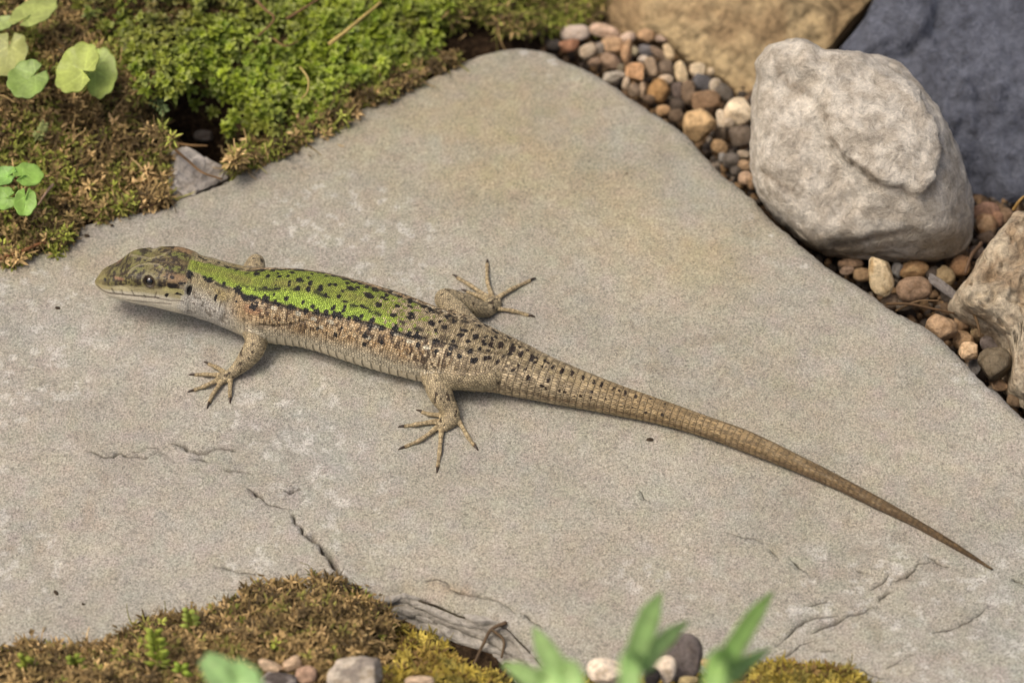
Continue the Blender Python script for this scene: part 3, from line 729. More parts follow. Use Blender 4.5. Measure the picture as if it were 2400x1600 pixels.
z5(1005, 655, 48, 84, 0, (128, 104, 80), "tall brown pebble left of the dark blue-grey one")
z5(918, 818, 50, 48, 0, (112, 90, 68), "dark brown pebble between the small orange and big yellow-tan ones")
z5(728, 704, 44, 34, 0, (116, 92, 70), "dark brown pebble at the rim under the deep ochre one")
z5(382, 340, 34, 44, 0, (134, 124, 114), "small grey pebble between light beige and ochre-tan ones")
z5(1462, 1300, 34, 44, 0, (148, 114, 80), "brown pebble half hidden under the boulder's lower corner")
z5(525, 482, 24, 28, 0, (128, 118, 92), "tiny olive-grey pebble above the light grey triangular one")
z5(1248, 1112, 28, 34, 0, (140, 142, 142), "small bluish-grey pebble at the rim near the boulder")
z5(1340, 1212, 40, 34, 0, (96, 90, 84), "small dark grey pebble above the pinkish-tan one")
z5(60, 320, 60, 40, 0, (70, 66, 62), "dark grey pebble in the shade of the black hollow")
# gap below the boulder
z7(272, 512, 84, 34, -3, (190, 150, 112), "flat pinkish-tan pebble at the rim under the boulder")
z7(250, 562, 50, 30, -10, (158, 130, 108), "dull brown flat pebble under the flat pinkish-tan one")
z7(350, 592, 56, 48, 0, (162, 128, 88), "tan-brown round pebble beside the tall cream speckled stone", angular=0.1)
z7(480, 598, 82, 142, -6, (196, 176, 134), "tall cream speckled stone standing under the boulder", angular=0.75, patch=(168, 140, 96), zc=-0.003)
z7(592, 562, 40, 54, 0, (126, 128, 130), "grey-blue pebble behind the tall cream speckled stone")
z7(700, 556, 102, 62, -5, (184, 136, 84), "orange-brown oval pebble under the boulder's belly", angular=0.15, patch=(200, 168, 122))
z7(702, 690, 120, 84, -5, (142, 112, 86), "large smooth brown pebble below the orange-brown oval", angular=0.08, zc=-0.0045)
z7(835, 582, 50, 50, 0, (84, 74, 66), "dark pebble in the shade beside the orange-brown oval")
z7(908, 602, 76, 64, 40, (152, 130, 90), "olive-tan pebble behind the blue-grey slate shard")
z7(1015, 526, 68, 74, 0, (164, 118, 76), "reddish-brown pebble at the boulder's lower corner")
z7(555, 772, 76, 54, -20, (140, 118, 98), "brownish-grey pebble on the rim below the tall cream stone", angular=0.3)
z7(645, 792, 66, 40, -10, (108, 98, 86), "dark grey flat pebble below the large smooth brown one")
z7(890, 952, 102, 98, -30, (178, 142, 104), "large tan rounded pebble at the rim below the slate shard", angular=0.15, zc=-0.0042)
z7(1040, 906, 64, 88, 10, (156, 120, 84), "brown upright pebble behind the large tan rounded one")
z7(1040, 1032, 68, 64, 0, (188, 148, 104), "tan-orange pebble between the large tan one and the pinkish one")
z7(1080, 1112, 68, 64, 0, (208, 172, 128), "light pinkish-tan pebble at the rim, angular and bright", angular=0.7, zc=-0.004)
z7(1140, 992, 48, 54, 0, (134, 108, 74), "speckled brown pebble against the pitted stone", patch=(168, 146, 108))
z7(1230, 1052, 80, 56, -15, (118, 108, 106), "purplish-grey pebble behind the round dark olive one")
z7(1250, 1202, 112, 114, 0, (108, 96, 74), "round dark olive-grey pebble wedged below the pitted stone", angular=0.05, zc=-0.004)
z7(1122, 1222, 50, 64, 0, (112, 112, 114), "small grey-blue pebble beside the round dark olive one")
z7(1292, 1342, 56, 40, 0, (184, 146, 108), "small tan pebble below the round dark olive one")
z7(1190, 162, 96, 64, 0, (156, 112, 88), "reddish-brown pebble beneath the slate's lower edge")
z7(1188, 258, 78, 80, 0, (172, 134, 94), "tan pebble with brown top, between the boulder and pitted stone", patch=(140, 104, 72))
z7(1266, 216, 46, 56, 0, (160, 112, 82), "rusty pebble beside the reddish-brown one under the slate")
z7(1192, 338, 60, 50, 0, (104, 84, 68), "dark brown pebble under the tan one beside the boulder")
z7(1130, 442, 56, 46, 0, (104, 88, 80), "dark purplish-brown pebble at the boulder's lower right corner")
z7(1330, 192, 46, 56, 0, (140, 108, 78), "brown pebble at the corner of slate and pitted stone")
z7(940, 822, 60, 46, 0, (104, 82, 60), "dark brown pebble under the tip of the slate shard")
z7(1390, 1440, 60, 60, 0, (120, 96, 70), "dull brown pebble at the picture's border under the pitted stone")
# slate shard lying on the gravel
pebble(1900 + 0.3444 * 900, 440 + 0.3444 * 682, 62, 14, 38, (116, 114, 116), "long blue-grey slate shard lying on the gravel", zc=-0.0030, angular=0.9, flat=0.55, name="slate_shard", cat="stone", group="pebbles between the flagstone and the pitted stone", seed=5)
# small stones under the moss behind the flagstone
for x, y, rx, ry, c, l in [(1013, 135, 18, 17, (190, 162, 126), "pale tan block-shaped pebble under the moss by the flagstone's back edge"),
                           (960, 152, 20, 10, (192, 160, 122), "flat pale tan pebble between moss and flagstone's back edge"),
                           (992, 164, 26, 9, (178, 150, 112), "thin tan pebble lying along the flagstone's back edge"),
                           (1040, 152, 14, 10, (150, 138, 120), "small grey pebble beside the pale tan block-shaped one"),
                           (478, 318, 26, 14, (112, 104, 98), "grey flat pebble inside the hollow under the green moss"),
                           (432, 300, 20, 12, (92, 84, 76), "dark pebble deep in the hollow under the green moss"),
                           (1235, 84, 34, 13, (128, 110, 84), "flat brown stone under the moss by the flagstone's tip")]:
    gz_ = float(ground_z(P(x, y, -0.004)[None, :2])[0])
    pebble(x, y, rx, ry, random.uniform(-15, 15), c, l, zc=max(gz_ + 0.0010, -0.006), angular=0.5, group="small stones under the moss")
# stones along the lower border of the photograph
FZ = 0.0078
for x, y, rx, ry, rot, c, l, kw in [
    (840, 1584, 74, 48, 0, (180, 172, 158), "squared grey-beige stone set in the lower moss", dict(angular=0.9, zc=0.0085, patch=(140, 130, 118), sub=5)),
    (636, 1562, 34, 15, 20, (198, 168, 134), "tan flake-like pebble in the lower moss, beside two others", dict(angular=0.8)),
    (686, 1552, 24, 18, -20, (204, 170, 134), "peach-coloured pebble in the lower moss, upper one of three", dict(angular=0.7)),
    (716, 1580, 28, 22, 0, (178, 138, 112), "pinkish-brown pebble beside the squared grey-beige stone", dict(angular=0.6)),
    (652, 1596, 46, 22, 5, (88, 80, 78), "dark grey banded pebble at the lower border", dict(angular=0.2, patch=(170, 160, 150))),
    (984, 1596, 36, 14, 0, (206, 176, 146), "pale peach pebble at the lower border in yellow moss", dict(angular=0.2)),
    (1426, 1576, 54, 34, 12, (222, 208, 188), "white angular stone behind the middle green leaves", dict(angular=0.9)),
    (1594, 1540, 54, 58, 0, (104, 96, 96), "dark purple-grey round disc-like pebble behind the forked green leaf", dict(angular=0.0, flat=0.35)),
    (1560, 1568, 28, 34, 10, (216, 202, 182), "white pebble leaning against the dark disc-like pebble", dict(angular=0.6, zc=0.0095)),
    (1530, 1586, 19, 22, 0, (48, 44, 44), "black pebble between the two white stones", dict(angular=0.1, zc=0.0105)),
    (1662, 1556, 22, 14, 15, (190, 150, 108), "small orange-tan pebble beside the dark disc-like one", dict(angular=0.4)),
    (1612, 1594, 24, 11, 0, (184, 164, 104), "yellowish pebble at the lower border under the dark disc", dict(angular=0.3)),
]:
    kw = dict(kw); kw.setdefault("zc", FZ)
    pebble(x, y, rx, ry, rot, c, l, group="stones along the lower border", **kw)
# fine gravel grains under the pebbles
def gravel():
    S, F = ico(1); Vs, Fs, Cs = [], [], []; k = 0
    cand = []
    for _ in range(2600):
        px, py = (random.uniform(1270, 1790), random.uniform(50, 480)) if random.random() < 0.5 else (random.uniform(1900, 2420), random.uniform(460, 980))
        cand.append((px, py))
    pos = np.array([P(x, y, GRAVEL_Z) for x, y in cand]); sd = poly_sd(pos[:, :2], slab2)
    pos = pos[sd < 0.002]
    gz_ = ground_z(pos[:, :2])
    for p, gzz in zip(pos, gz_):
        r = random.uniform(0.0005, 0.0014); off = rng.uniform(-9, 9, 3)
        s = S * (1 + 0.25 * vnoise(S * 1.5 + off, 3))[:, None] * rng.uniform(0.6, 1.1, 3) * r
        Vs.append(s + [p[0], p[1], max(gzz, GRAVEL_Z - 0.001) + r * 0.5]); Fs.append(F + k * len(S)); k += 1
        c = random.choice([(104, 86, 66), (128, 104, 78), (82, 74, 66), (150, 122, 88), (70, 62, 54), (140, 128, 112)])
        Cs.append(np.tile(s2l(c), (len(S), 1)))
    me = make_mesh("gravel", np.vstack(Vs), np.vstack(Fs)); setcol(me, np.vstack(Cs))
    tag(obj("gravel", me, M["pebble"]), "fine brown gravel grains filling the gaps under the pebbles", "gravel", kind="stuff")
gravel()
# crumbs of soil lying on the flagstone
for x, y, r, l in [(136, 722, 7, "dark soil crumb on the flagstone under the lizard's snout"), (1523, 1030, 9, "grey-brown crumb on the flagstone below the tail"),
                   (204, 552, 7, "olive leaf crumb on the flagstone above the lizard's head"), (1470, 408, 4, "tiny dark crumb on the flagstone's far half, lower one"), (1530, 383, 4, "tiny dark crumb on the flagstone's far half, upper one"),
                   (132, 1389, 8, "dark crumb on the flagstone near the lower moss"), (195, 1415, 5, "small dark crumb beside the lower moss"), (262, 528, 5, "dark speck near the dry moss border of the flagstone")]:
    pebble(x, y, r, r * 0.6, random.uniform(0, 60), (74, 60, 46), l, zc=0.0002, angular=0.8, sub=2, name="soil_crumb", group="crumbs on the flagstone", cat="crumb")
# ------------------------------------------------------------------ moss
def leaflets(base, dirs, nrm, length, width, col, tipcol=None, bend=0.25):
    """N pointed leaflets, 6 vertices and 4 triangles each"""
    n = len(base); dirs = norm(dirs); side = norm(np.cross(dirs, nrm)); up = norm(np.cross(side, dirs))
    L = np.broadcast_to(length, (n,))[:, None]; Wd = np.broadcast_to(width, (n,))[:, None]
    b = base; m1 = base + dirs * L * 0.38 + up * L * 0.04; m2 = base + dirs * L * 0.72 - up * L * bend * 0.35; tp = base + dirs * L - up * L * bend
    V = np.stack([b, m1 + side * Wd * 0.5, m1 - side * Wd * 0.5, m2 + side * Wd * 0.42, m2 - side * Wd * 0.42, tp], 1)
    F = np.array([[0, 1, 2], [1, 3, 2], [2, 3, 4], [3, 5, 4]])
    Fa = (F[None] + 6 * np.arange(n)[:, None, None]).reshape(-1, 3)
    tc = col if tipcol is None else tipcol
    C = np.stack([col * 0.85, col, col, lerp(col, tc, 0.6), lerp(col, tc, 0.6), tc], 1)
    return V.reshape(-1, 3), Fa, C.reshape(-1, 3)
def combine(parts):
    Vs, Fs, Cs, k = [], [], [], 0
    for V, F, C in parts:
        Vs.append(V); Fs.append(F + k); Cs.append(C); k += len(V)
    return np.vstack(Vs), np.vstack(Fs), np.vstack(Cs)
def sample_px(poly, n):
    poly = np.asarray(poly, float); lo, hi = poly.min(0), poly.max(0); out = []
    while sum(map(len, out)) < n:
        q = rng.uniform(lo, hi, (n * 2, 2)); out.append(q[poly_sd(q, poly) > 0])
    return np.vstack(out)[:n]
def rosettes(pos, tilt, nleaf, length, width, spread, cols, tips, tiers=2, droop=0.25):
    """star-shaped moss tips at pos (N,3)"""
    n = len(pos); parts = []
    ax = norm(np.array([0, -0.25, 1.0]) + tilt)
    ref = norm(np.cross(ax, rng.normal(size=(n, 3)))); ref2 = np.cross(ax, ref)
    for tr in range(tiers):
        k = nleaf - tr
        ph = rng.uniform(0, 6.28, n)
        for j in range(k):
            a = ph + j * 2 * np.pi / k + rng.normal(0, 0.22, n)
            el = spread[tr] + rng.normal(0, 0.15, n)
            d = (np.cos(a) * np.cos(el))[:, None] * ref + (np.sin(a) * np.cos(el))[:, None] * ref2 + np.sin(el)[:, None] * ax
            L = length * rng.uniform(0.7, 1.2, n) * (0.75 if tr == 1 else 1.0)
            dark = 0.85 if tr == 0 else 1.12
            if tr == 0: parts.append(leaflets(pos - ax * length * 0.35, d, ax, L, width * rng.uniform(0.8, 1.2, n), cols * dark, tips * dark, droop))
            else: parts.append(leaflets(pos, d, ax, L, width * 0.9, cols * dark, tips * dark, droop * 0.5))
    return parts
def stems(pos, dirs, length, width, col, curl=0.5, nseg=4):
    """thin curved square stems"""
    n = len(pos); parts = []; d = norm(dirs); w = norm(rng.normal(size=(n, 3)))
    L = np.broadcast_to(length, (n,))[:, None]; P0 = pos; pts = [P0]
    for k in range(nseg):
        d = norm(d + w * curl * 0.35); pts.append(pts[-1] + d * L / nseg)
    pts = np.stack(pts, 1)
    s1 = norm(np.cross(norm(dirs), [0.3, 0.2, 1.0])); s2 = norm(np.cross(s1, norm(dirs)))
    wd = np.broadcast_to(width, (n,))[:, None, None] * np.linspace(1, 0.5, nseg + 1)[None, :, None]
    ring = np.stack([pts + s1[:, None] * wd, pts - 0.5 * s1[:, None] * wd + 0.87 * s2[:, None] * wd, pts - 0.5 * s1[:, None] * wd - 0.87 * s2[:, None] * wd], 2)
    V = ring.reshape(-1, 3); F = []
    for k in range(nseg):
        for j in range(3):
            a, b = k * 3 + j, k * 3 + (j + 1) % 3; F += [[a, b, b + 3], [a, b + 3, a + 3]]
    F = (np.array(F)[None] + ((nseg + 1) * 3) * np.arange(n)[:, None, None]).reshape(-1, 3)
    C = np.repeat(col, (nseg + 1) * 3, axis=0)
    return V, F, C
def colmix(n, choices, probs, var=0.22):
    c = s2l(np.array(choices)); k = rng.choice(len(choices), n, p=np.array(probs) / sum(probs))
    return c[k] * (1 + var * rng.normal(size=(n, 1))).clip(0.5, 1.7)
def moss_points(polypx, n, z_add, keep_out=0.0005, zref=0.004):
    q = sample_px(polypx, n)
    pos = np.array([P(x, y, zref) for x, y in q])
    for _ in range(3):                                   # slide down the view ray to the soil
        z = ground_z(pos[:, :2]) + z_add
        pos = np.array([P(x, y, zz) for (x, y), zz in zip(q, z)])
    return pos, q
def hollow(q):
    h = np.exp(-(((q[:, 0] - 440) / 82.0) ** 2 + ((q[:, 1] - 298) / 32.0) ** 2)) + np.exp(-(((q[:, 0] - 1120) / 60.0) ** 2 + ((q[:, 1] - 110) / 18.0) ** 2))
    h += 0.9 * np.exp(-(((q[:, 0] - 540) / 40.0) ** 2 + ((q[:, 1] - 350) / 15.0) ** 2)) + np.exp(-(((q[:, 0] - 1310) / 30.0) ** 2 + ((q[:, 1] - 85) / 22.0) ** 2))
    return h
def emit(name, parts, mat, label, cat):
    V, F, C = combine(parts); me = make_mesh(name, V, F, smooth=False); setcol(me, C.clip(0.004, 0.9))
    return tag(obj(name, me, M[mat]), label, cat, kind="stuff")

GREEN = [(130, -260), (1060, -260), (1065, 30), (1040, 110), (985, 150), (925, 175), (870, 215), (790, 255), (730, 305), (665, 345), (610, 330), (560, 318), (520, 320), (500, 290), (440, 262), (350, 240), (318, 170), (250, 90), (180, 40)]
pos, q = moss_points(GREEN, 5700, 0.0042)
dens = 0.5 + 0.5 * fbm(np.c_[q / 95.0, np.zeros(len(q))], 3, 201)
core = np.exp(-(((q[:, 0] - 590) / 300) ** 2 + ((np.maximum(q[:, 1], 20) - 190) / 130) ** 2)) + 0.7 * np.exp(-(((q[:, 0] - 850) / 220) ** 2 + ((np.maximum(q[:, 1], 20) - 70) / 120) ** 2))
keep = (hollow(q) < 0.55) & (rng.random(len(q)) < np.clip(0.02 + 1.15 * dens * (0.35 + core), 0, 1))
pos, q = pos[keep], q[keep]; core = core[keep]
pos[:, 2] += 0.0012 * rng.normal(size=len(pos)) + 0.0022 * fbm(pos * 160, 3, 203) + 0.002 * np.exp(-(((q[:, 0] - 600) / 160) ** 2 + ((q[:, 1] - 270) / 60) ** 2))
n = len(pos)
brt = np.clip(0.35 + 0.75 * core + 0.5 * fbm(np.c_[q / 60.0, np.zeros(n)], 2, 207), 0.1, 1.2)[:, None]
cg = lerp(colmix(n, [(104, 106, 46), (120, 112, 58), (112, 94, 58)], [3, 3, 2]), colmix(n, [(122, 140, 34), (140, 156, 40), (106, 128, 32)], [3, 3, 2]), brt.clip(0, 1))
tipc = lerp(cg, colmix(n, [(188, 196, 100), (166, 180, 70), (204, 206, 136)], [3, 4, 1]), 0.6 * brt.clip(0, 1))
tl = rng.normal(0, 0.35, (n, 3)); tl[:, 2] = 0
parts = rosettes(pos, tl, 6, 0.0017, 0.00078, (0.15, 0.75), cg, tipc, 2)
ns = 1600; ii = rng.integers(0, n, ns)
parts.append(stems(pos[ii] - [0, 0, 0.0035], np.array([0, 0, 1.0]) + rng.normal(0, 0.3, (ns, 3)), 0.0045, 0.00014, colmix(ns, [(84, 76, 40), (96, 98, 46)], [1, 1])))
pos2, q2 = moss_points(GREEN, 4000, 0.0024)
k2 = hollow(q2) < 0.6; pos2, q2 = pos2[k2], q2[k2]; n2 = len(pos2)
c2 = colmix(n2, [(92, 84, 44), (110, 86, 54), (124, 100, 66), (84, 86, 40)], [3, 2, 2, 3]); tl2 = rng.normal(0, 0.5, (n2, 3))
parts += rosettes(pos2, tl2, 5, 0.0016, 0.0005, (0.2, 0.8), c2, c2 * 1.25, 2)
emit("green_moss", parts, "moss", "bright green leafy moss cushion behind the flagstone", "moss")

def brown_moss(name, polys, dens_n, zadd, label, greens=0.25, olive=0.3, keepf=None, zfun=None, lenk=1.0):
    parts = []
    for poly, num in zip(polys, dens_n):
        pos, q = poly(num) if callable(poly) else moss_points(poly, num, zadd)
        if zfun is not None: pos = zfun(pos, q)
        kp = hollow(q) < 0.6
        if keepf is not None: kp &= keepf(q)
        pos, q = pos[kp], q[kp]; n = len(pos)
        pos[:, 2] += 0.0008 * rng.normal(size=n)
        patch = 0.5 + 0.5 * fbm(np.c_[q / 70.0, np.full(n, 3.3)], 3, 211)
        isg = rng.random(n) < greens * 2 * smooth01((patch - 0.35) / 0.4)
        cb = colmix(n, [(138, 118, 76), (168, 142, 96), (112, 94, 62), (196, 166, 116), (134, 130, 68), (92, 78, 54)], [4, 3, 4, 1.5, 5 * olive / 0.3, 4])
        cgm = colmix(n, [(128, 134, 56), (150, 154, 72), (116, 120, 56)], [2, 2, 2]); cc = np.where(isg[:, None], cgm, cb)
        tl = rng.normal(0, 0.55, (n, 3)); tl[:, 2] = 0
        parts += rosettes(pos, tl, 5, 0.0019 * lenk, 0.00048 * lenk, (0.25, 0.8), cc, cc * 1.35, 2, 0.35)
        ns = n; jj = rng.permutation(n)[:ns]; dd = rng.normal(0, 0.8, (ns, 3)) + [0, 0, 0.35]
        parts.append(stems(pos[jj] - [0, 0, 0.001], dd, rng.uniform(0.0022, 0.0052, ns) * lenk, 0.00019 * lenk, cb[jj] * 1.1, 1.4))
        # small leaves along the curly stems
        m2 = n; jj = rng.integers(0, n, m2); dd = norm(rng.normal(0, 1, (m2, 3)) + [0, -0.2, 0.5])
        parts.append(leaflets(pos[jj] + rng.normal(0, 0.0009, (m2, 3)), dd, norm(rng.normal(size=(m2, 3))), 0.0015 * lenk, 0.00055 * lenk, cb[jj], cb[jj] * 1.4))
    return emit(name, parts, "dry", label, "moss")
LEFTB = [(-300, -260), (140, -260), (230, 60), (320, 180), (360, 250), (400, 300), (420, 340), (402, 380), (404, 462), (300, 486), (235, 502), (178, 522), (158, 548), (120, 572), (50, 590), (-10, 612), (-160, 650), (-300, 660)]
SPILL = np.array([e for e in TOP_EDGE if e[0] <= 1067], float)
def spill(num):
    """ragged fringe of moss lying over the flagstone's mossy edge"""
    L = resample(SPILL, 2.0); k = rng.integers(0, len(L), num); t = k / len(L)
    w = 5 + 16 * smooth01((fbm(np.c_[t * 26, 0 * t, 0 * t + 2], 3, 231) - 0.0) / 0.4)
    q = L[k] + np.c_[rng.normal(0, 6, num), np.abs(rng.normal(0, 1, num)) * w * 0.8 - 8]
    ok = (fbm(np.c_[t * 60, 0 * t, 0 * t + 7], 2, 233) > -0.25) & ~((q[:, 0] > 395) & (q[:, 0] < 545)); q = q[ok]
    return np.array([P(x, y, 0.0009) for x, y in q]), q
EDGEB = [(520, 408), (545, 360), (600, 335), (680, 320), (740, 270), (830, 220), (900, 190), (975, 160), (1000, 180), (840, 256), (742, 306), (700, 345), (615, 375), (566, 398)]
TOPB = [(1035, -260), (1440, -260), (1412, 20), (1385, 62), (1330, 75), (1280, 70), (1200, 78), (1080, 92), (1050, 60)]
brown_moss("brown_moss", [LEFTB, EDGEB, spill], [5200, 900, 700], 0.0030, "brown dry moss with olive tips beside the lizard's head end", 0.34, 0.2)
brown_moss("olive_moss", [TOPB], [1700], 0.0042, "olive-brown moss overhanging the far tip of the flagstone", 0.75, 0.9, lenk=1.15)
# moss along the lower border, creeping onto the flagstone
LOWB = [(-120, 1525), (20, 1522), (90, 1505), (170, 1520), (260, 1512), (300, 1480), (345, 1455), (420, 1445), (520, 1420), (560, 1392), (620, 1372), (700, 1362), (752, 1350), (800, 1362), (840, 1388), (868, 1410), (905, 1432), (920, 1470), (905, 1540), (940, 1620), (900, 1700), (-120, 1700)]
LOWPOLY = np.array(LOWB, float)
def low_z(pos, q):
    sdm = poly_sd(q, LOWPOLY); z = 0.0004 + 0.0045 * smooth01(sdm / 90.0) + 0.0006 * fbm(np.c_[q / 40.0, np.zeros(len(q))], 2, 223)
    return np.array([P(x, y, zz) for (x, y), zz in zip(q, z)])
brown_moss("lower_brown_moss", [LOWB], [4000], 0.003, "brown dry moss creeping onto the flagstone's lower rim", 0.07, 0.08, zfun=low_z, lenk=0.85)
# soil cushion that carries this moss
def cushion(name, poly, zf, label, step=0.0012):
    W2 = np.array([P(x, y, 0)[:2] for x, y in poly]); lo, hi = W2.min(0), W2.max(0)
    xs = np.arange(lo[0], hi[0], step); ys = np.arange(lo[1], hi[1], step); X, Y = np.meshgrid(xs, ys); p2 = np.stack([X.ravel(), Y.ravel()], -1)
    z = zf(p2); ny_, nx_ = X.shape; ii = np.arange(nx_ * ny_).reshape(ny_, nx_)
    F = np.stack([ii[:-1, :-1].ravel(), ii[:-1, 1:].ravel(), ii[1:, 1:].ravel(), ii[1:, :-1].ravel()], -1)
    ins = poly_sd(p2, W2) > -0.001; F = F[ins[F].all(1)]
    return tag(obj(name, make_mesh(name, np.c_[p2, z], F), M["soil"]), label, kind="structure")
LW = np.array([P(x, y, 0)[:2] for x, y in LOWB])
def lw_z(p2):
    sdm = poly_sd(p2, LW); p3 = np.c_[p2, np.zeros(len(p2))]
    return -0.0012 + 0.0040 * smooth01(sdm / 0.009) + 0.0004 * fbm(p3 * 200, 3, 5)
cushion("soil_bank", LOWB, lw_z, "dark soil bank under the lower moss")
YEL = [(900, 1500), (960, 1470), (1010, 1490), (1045, 1500), (1060, 1545), (1100, 1570), (1180, 1585), (1200, 1640), (1180, 1700), (880, 1700), (880, 1560)]
YEL2 = [(1560, 1592), (1700, 1588), (1760, 1566), (1840, 1556), (1930, 1562), (2020, 1585), (2050, 1640), (2000, 1700), (1300, 1700), (1330, 1600), (1480, 1606)]
def yz(pos, q):
    out = []
    for poly in (YEL, YEL2):
        out.append(poly_sd(q, poly))
    sdm = np.maximum(*out); z = 0.0002 + 0.0040 * smooth01(sdm / 70.0) - 0.0035 * (q[:, 0] < 1300) * (1 - smooth01((q[:, 1] - 1540) / 60))
    return np.array([P(x, y, zz) for (x, y), zz in zip(q, z)])
def yellow(name, poly, num, label):
    pos, q = moss_points(poly, num, 0.003); pos = yz(pos, q); n = len(pos); pos[:, 2] += 0.0007 * rng.normal(size=n)
    cc = colmix(n, [(160, 142, 62), (178, 160, 78), (146, 124, 62), (128, 118, 60), (122, 98, 60)], [4, 3, 3, 3, 3])
    tl = rng.normal(0, 0.6, (n, 3)); parts = rosettes(pos, tl, 6, 0.0016, 0.00042, (0.2, 0.8), cc, cc * 1.3, 2, 0.3)
    parts.append(stems(pos - [0, 0, 0.001], rng.normal(0, 0.8, (n, 3)) + [0, 0, 0.4], 0.0032, 0.00018, cc, 1.2))
    emit(name, parts, "dry", label, "moss")
yellow("yellow_moss", YEL, 900, "yellow-green moss tuft below the flaking slate rim")
yellow("golden_moss", YEL2, 1500, "golden moss along the lower border beneath the green blades")

# ------------------------------------------------------------------ round-leaved plants
def leaf_mesh(name, px, py, rx, ry, rot, notch, z, col, parent, scallop=9, tilt=(0, 0, 0), cup=0.12, sc_amt=0.08, vein=0.0):
    """rounded leaf: notch = direction (degrees, photo sense) of the petiole notch"""
    c0 = P(px, py, z); m = depth_of(c0) / FPX
    nv = norm(0.55 * VIEW + 0.6 * UPV + np.array(tilt)); e1 = norm(np.cross(UP, nv)); e2 = np.cross(nv, e1)
    na = 72; rr = np.linspace(0, 1, 15); V, C = [], []
    ro = math.radians(rot); nd = math.radians(notch)
    base_ = 1.2 * s2l(col)
    for i, r in enumerate(rr):
        for j in range(na):
            a = 2 * math.pi * j / na; da = (a - nd + math.pi) % (2 * math.pi) - math.pi
            R = 1 + sc_amt * abs(math.cos(scallop * 0.5 * da)) - sc_amt * 0.5
            R *= 1 - 0.72 * math.exp(-(da / 0.11) ** 2)
            x, y = rx * m * r * R * math.cos(a), ry * m * r * R * math.sin(a)
            X = x * math.cos(ro) + y * math.sin(ro); Y = -x * math.sin(ro) + y * math.cos(ro)
            # main veins radiate from the notch
            hx, hy = r * R * math.cos(a) - 0.42 * math.cos(nd), r * R * math.sin(a) - 0.42 * math.sin(nd)
            va = math.atan2(hy, hx); vd = abs(math.sin(3.0 * (va - nd))) * math.hypot(hx, hy)
            vv = math.exp(-(vd / 0.10) ** 2) * smooth01(np.array(1.35 - math.hypot(hx, hy)))
            wave = 0.06 * math.sin(3 * a + px) * r * r + 0.03 * math.sin(7 * a + py) * r ** 3
            h = (cup * (r * r) + wave - 0.02 * vv + 0.006 * math.sin(23 * hx + 9 * hy) * math.sin(19 * hy - 7 * hx)) * min(rx, ry) * m
            V.append(c0 + e1 * X + e2 * Y * 1.0 + nv * h)
            k = 1 + 0.10 * math.sin(5 * hx + 3 * hy + px) - 0.10 * r ** 4
            C.append(lerp(base_ * k, base_ * 1.5 + 0.03, 0.6 * float(vv)))
    F = []
    for i in range(len(rr) - 1):
        for j in range(na):
            k = (j + 1) % na; F.append([i * na + j, i * na + k, (i + 1) * na + k, (i + 1) * na + j])
    me = make_mesh(name, np.array(V), np.array(F)); setcol(me, np.array(C).clip(0, 0.9))
    o = obj(name, me, M["leaf"])
    md = o.modifiers.new("thickness", 'SOLIDIFY'); md.thickness = 0.00022; md.offset = -1
    child(o, parent); return o
def stalk(name, pts, r, col, parent, taper=0.7, mat="leaf", nseg=8):
    path = spline(np.array(pts), max(6, 6 * len(pts))); V, F = tube(path, np.linspace(r, r * taper, len(path)), nseg)
    V = V + 0.12 * r * np.stack([vnoise(V * 900, 1), vnoise(V * 900, 2), vnoise(V * 900, 3)], -1)
    me = make_mesh(name, V, F); setcol(me, np.tile(s2l(col), (len(V), 1)) * (1 + 0.2 * fbm(V * 500, 2, 3))[:, None])
    o = obj(name, me, M[mat])
    if parent is not None: child(o, parent)
    return o
K3 = 0.3954
pl = empty("round_leaf_plant", P(112, 190, 0.004)); tag(pl, "round-leaved pale green plant with scalloped leaves in the moss corner", "plant")
for x, y, rx, ry, rot, notch, z, c, tilt in [(600, 440, 98, 172, -6, 150, 0.0130, (162, 178, 90), (-0.1, 0.0, 0.2)), (462, 412, 122, 182, 14, -10, 0.0165, (164, 176, 88), (-0.15, 0.1, 0.1)),
                                             (168, 478, 124, 130, 0, 40, 0.0155, (134, 158, 78), (-0.1, 0, 0.2)), (50, 330, 135, 150, 0, 90, 0.0135, (156, 160, 92), (-0.3, 0, 0)),
                                             (200, 82, 160, 92, -38, 200, 0.0170, (164, 174, 98), (0.1, 0.3, 0)), (25, 142, 72, 52, -10, 180, 0.0145, (154, 170, 98), (-0.2, 0.2, 0))]:
    leaf_mesh("leaf", K3 * x, K3 * y, K3 * rx, K3 * ry, rot, notch, z, c, pl, tilt=tilt)
def w3(x, y, z): return P(K3 * x, K3 * y, z)
stalk("stem", [w3(290, 470, 0.004), w3(310, 420, 0.010), w3(350, 400, 0.0145), w3(520, 430, 0.0165)], 0.00040, (140, 150, 78), pl)
stalk("stem", [w3(345, 600, 0.003), w3(310, 530, 0.007), w3(275, 470, 0.011), w3(235, 440, 0.0150)], 0.00036, (120, 92, 58), pl)
stalk("stem", [w3(330, 250, 0.004), w3(220, 235, 0.008), w3(150, 255, 0.011), w3(80, 300, 0.0132)], 0.00038, (128, 104, 62), pl)
stalk("stem", [w3(20, 120, 0.008), w3(70, 108, 0.013), w3(130, 92, 0.0165)], 0.00036, (140, 152, 80), pl)
stalk("stem", [w3(420, 600, 0.003), w3(500, 540, 0.008), w3(560, 470, 0.0125)], 0.00036, (136, 140, 72), pl)
sp = empty("clover_seedling", P(38, 441, 0.003)); tag(sp, "bright green four-leaved seedling in the dry moss at the border", "plant")
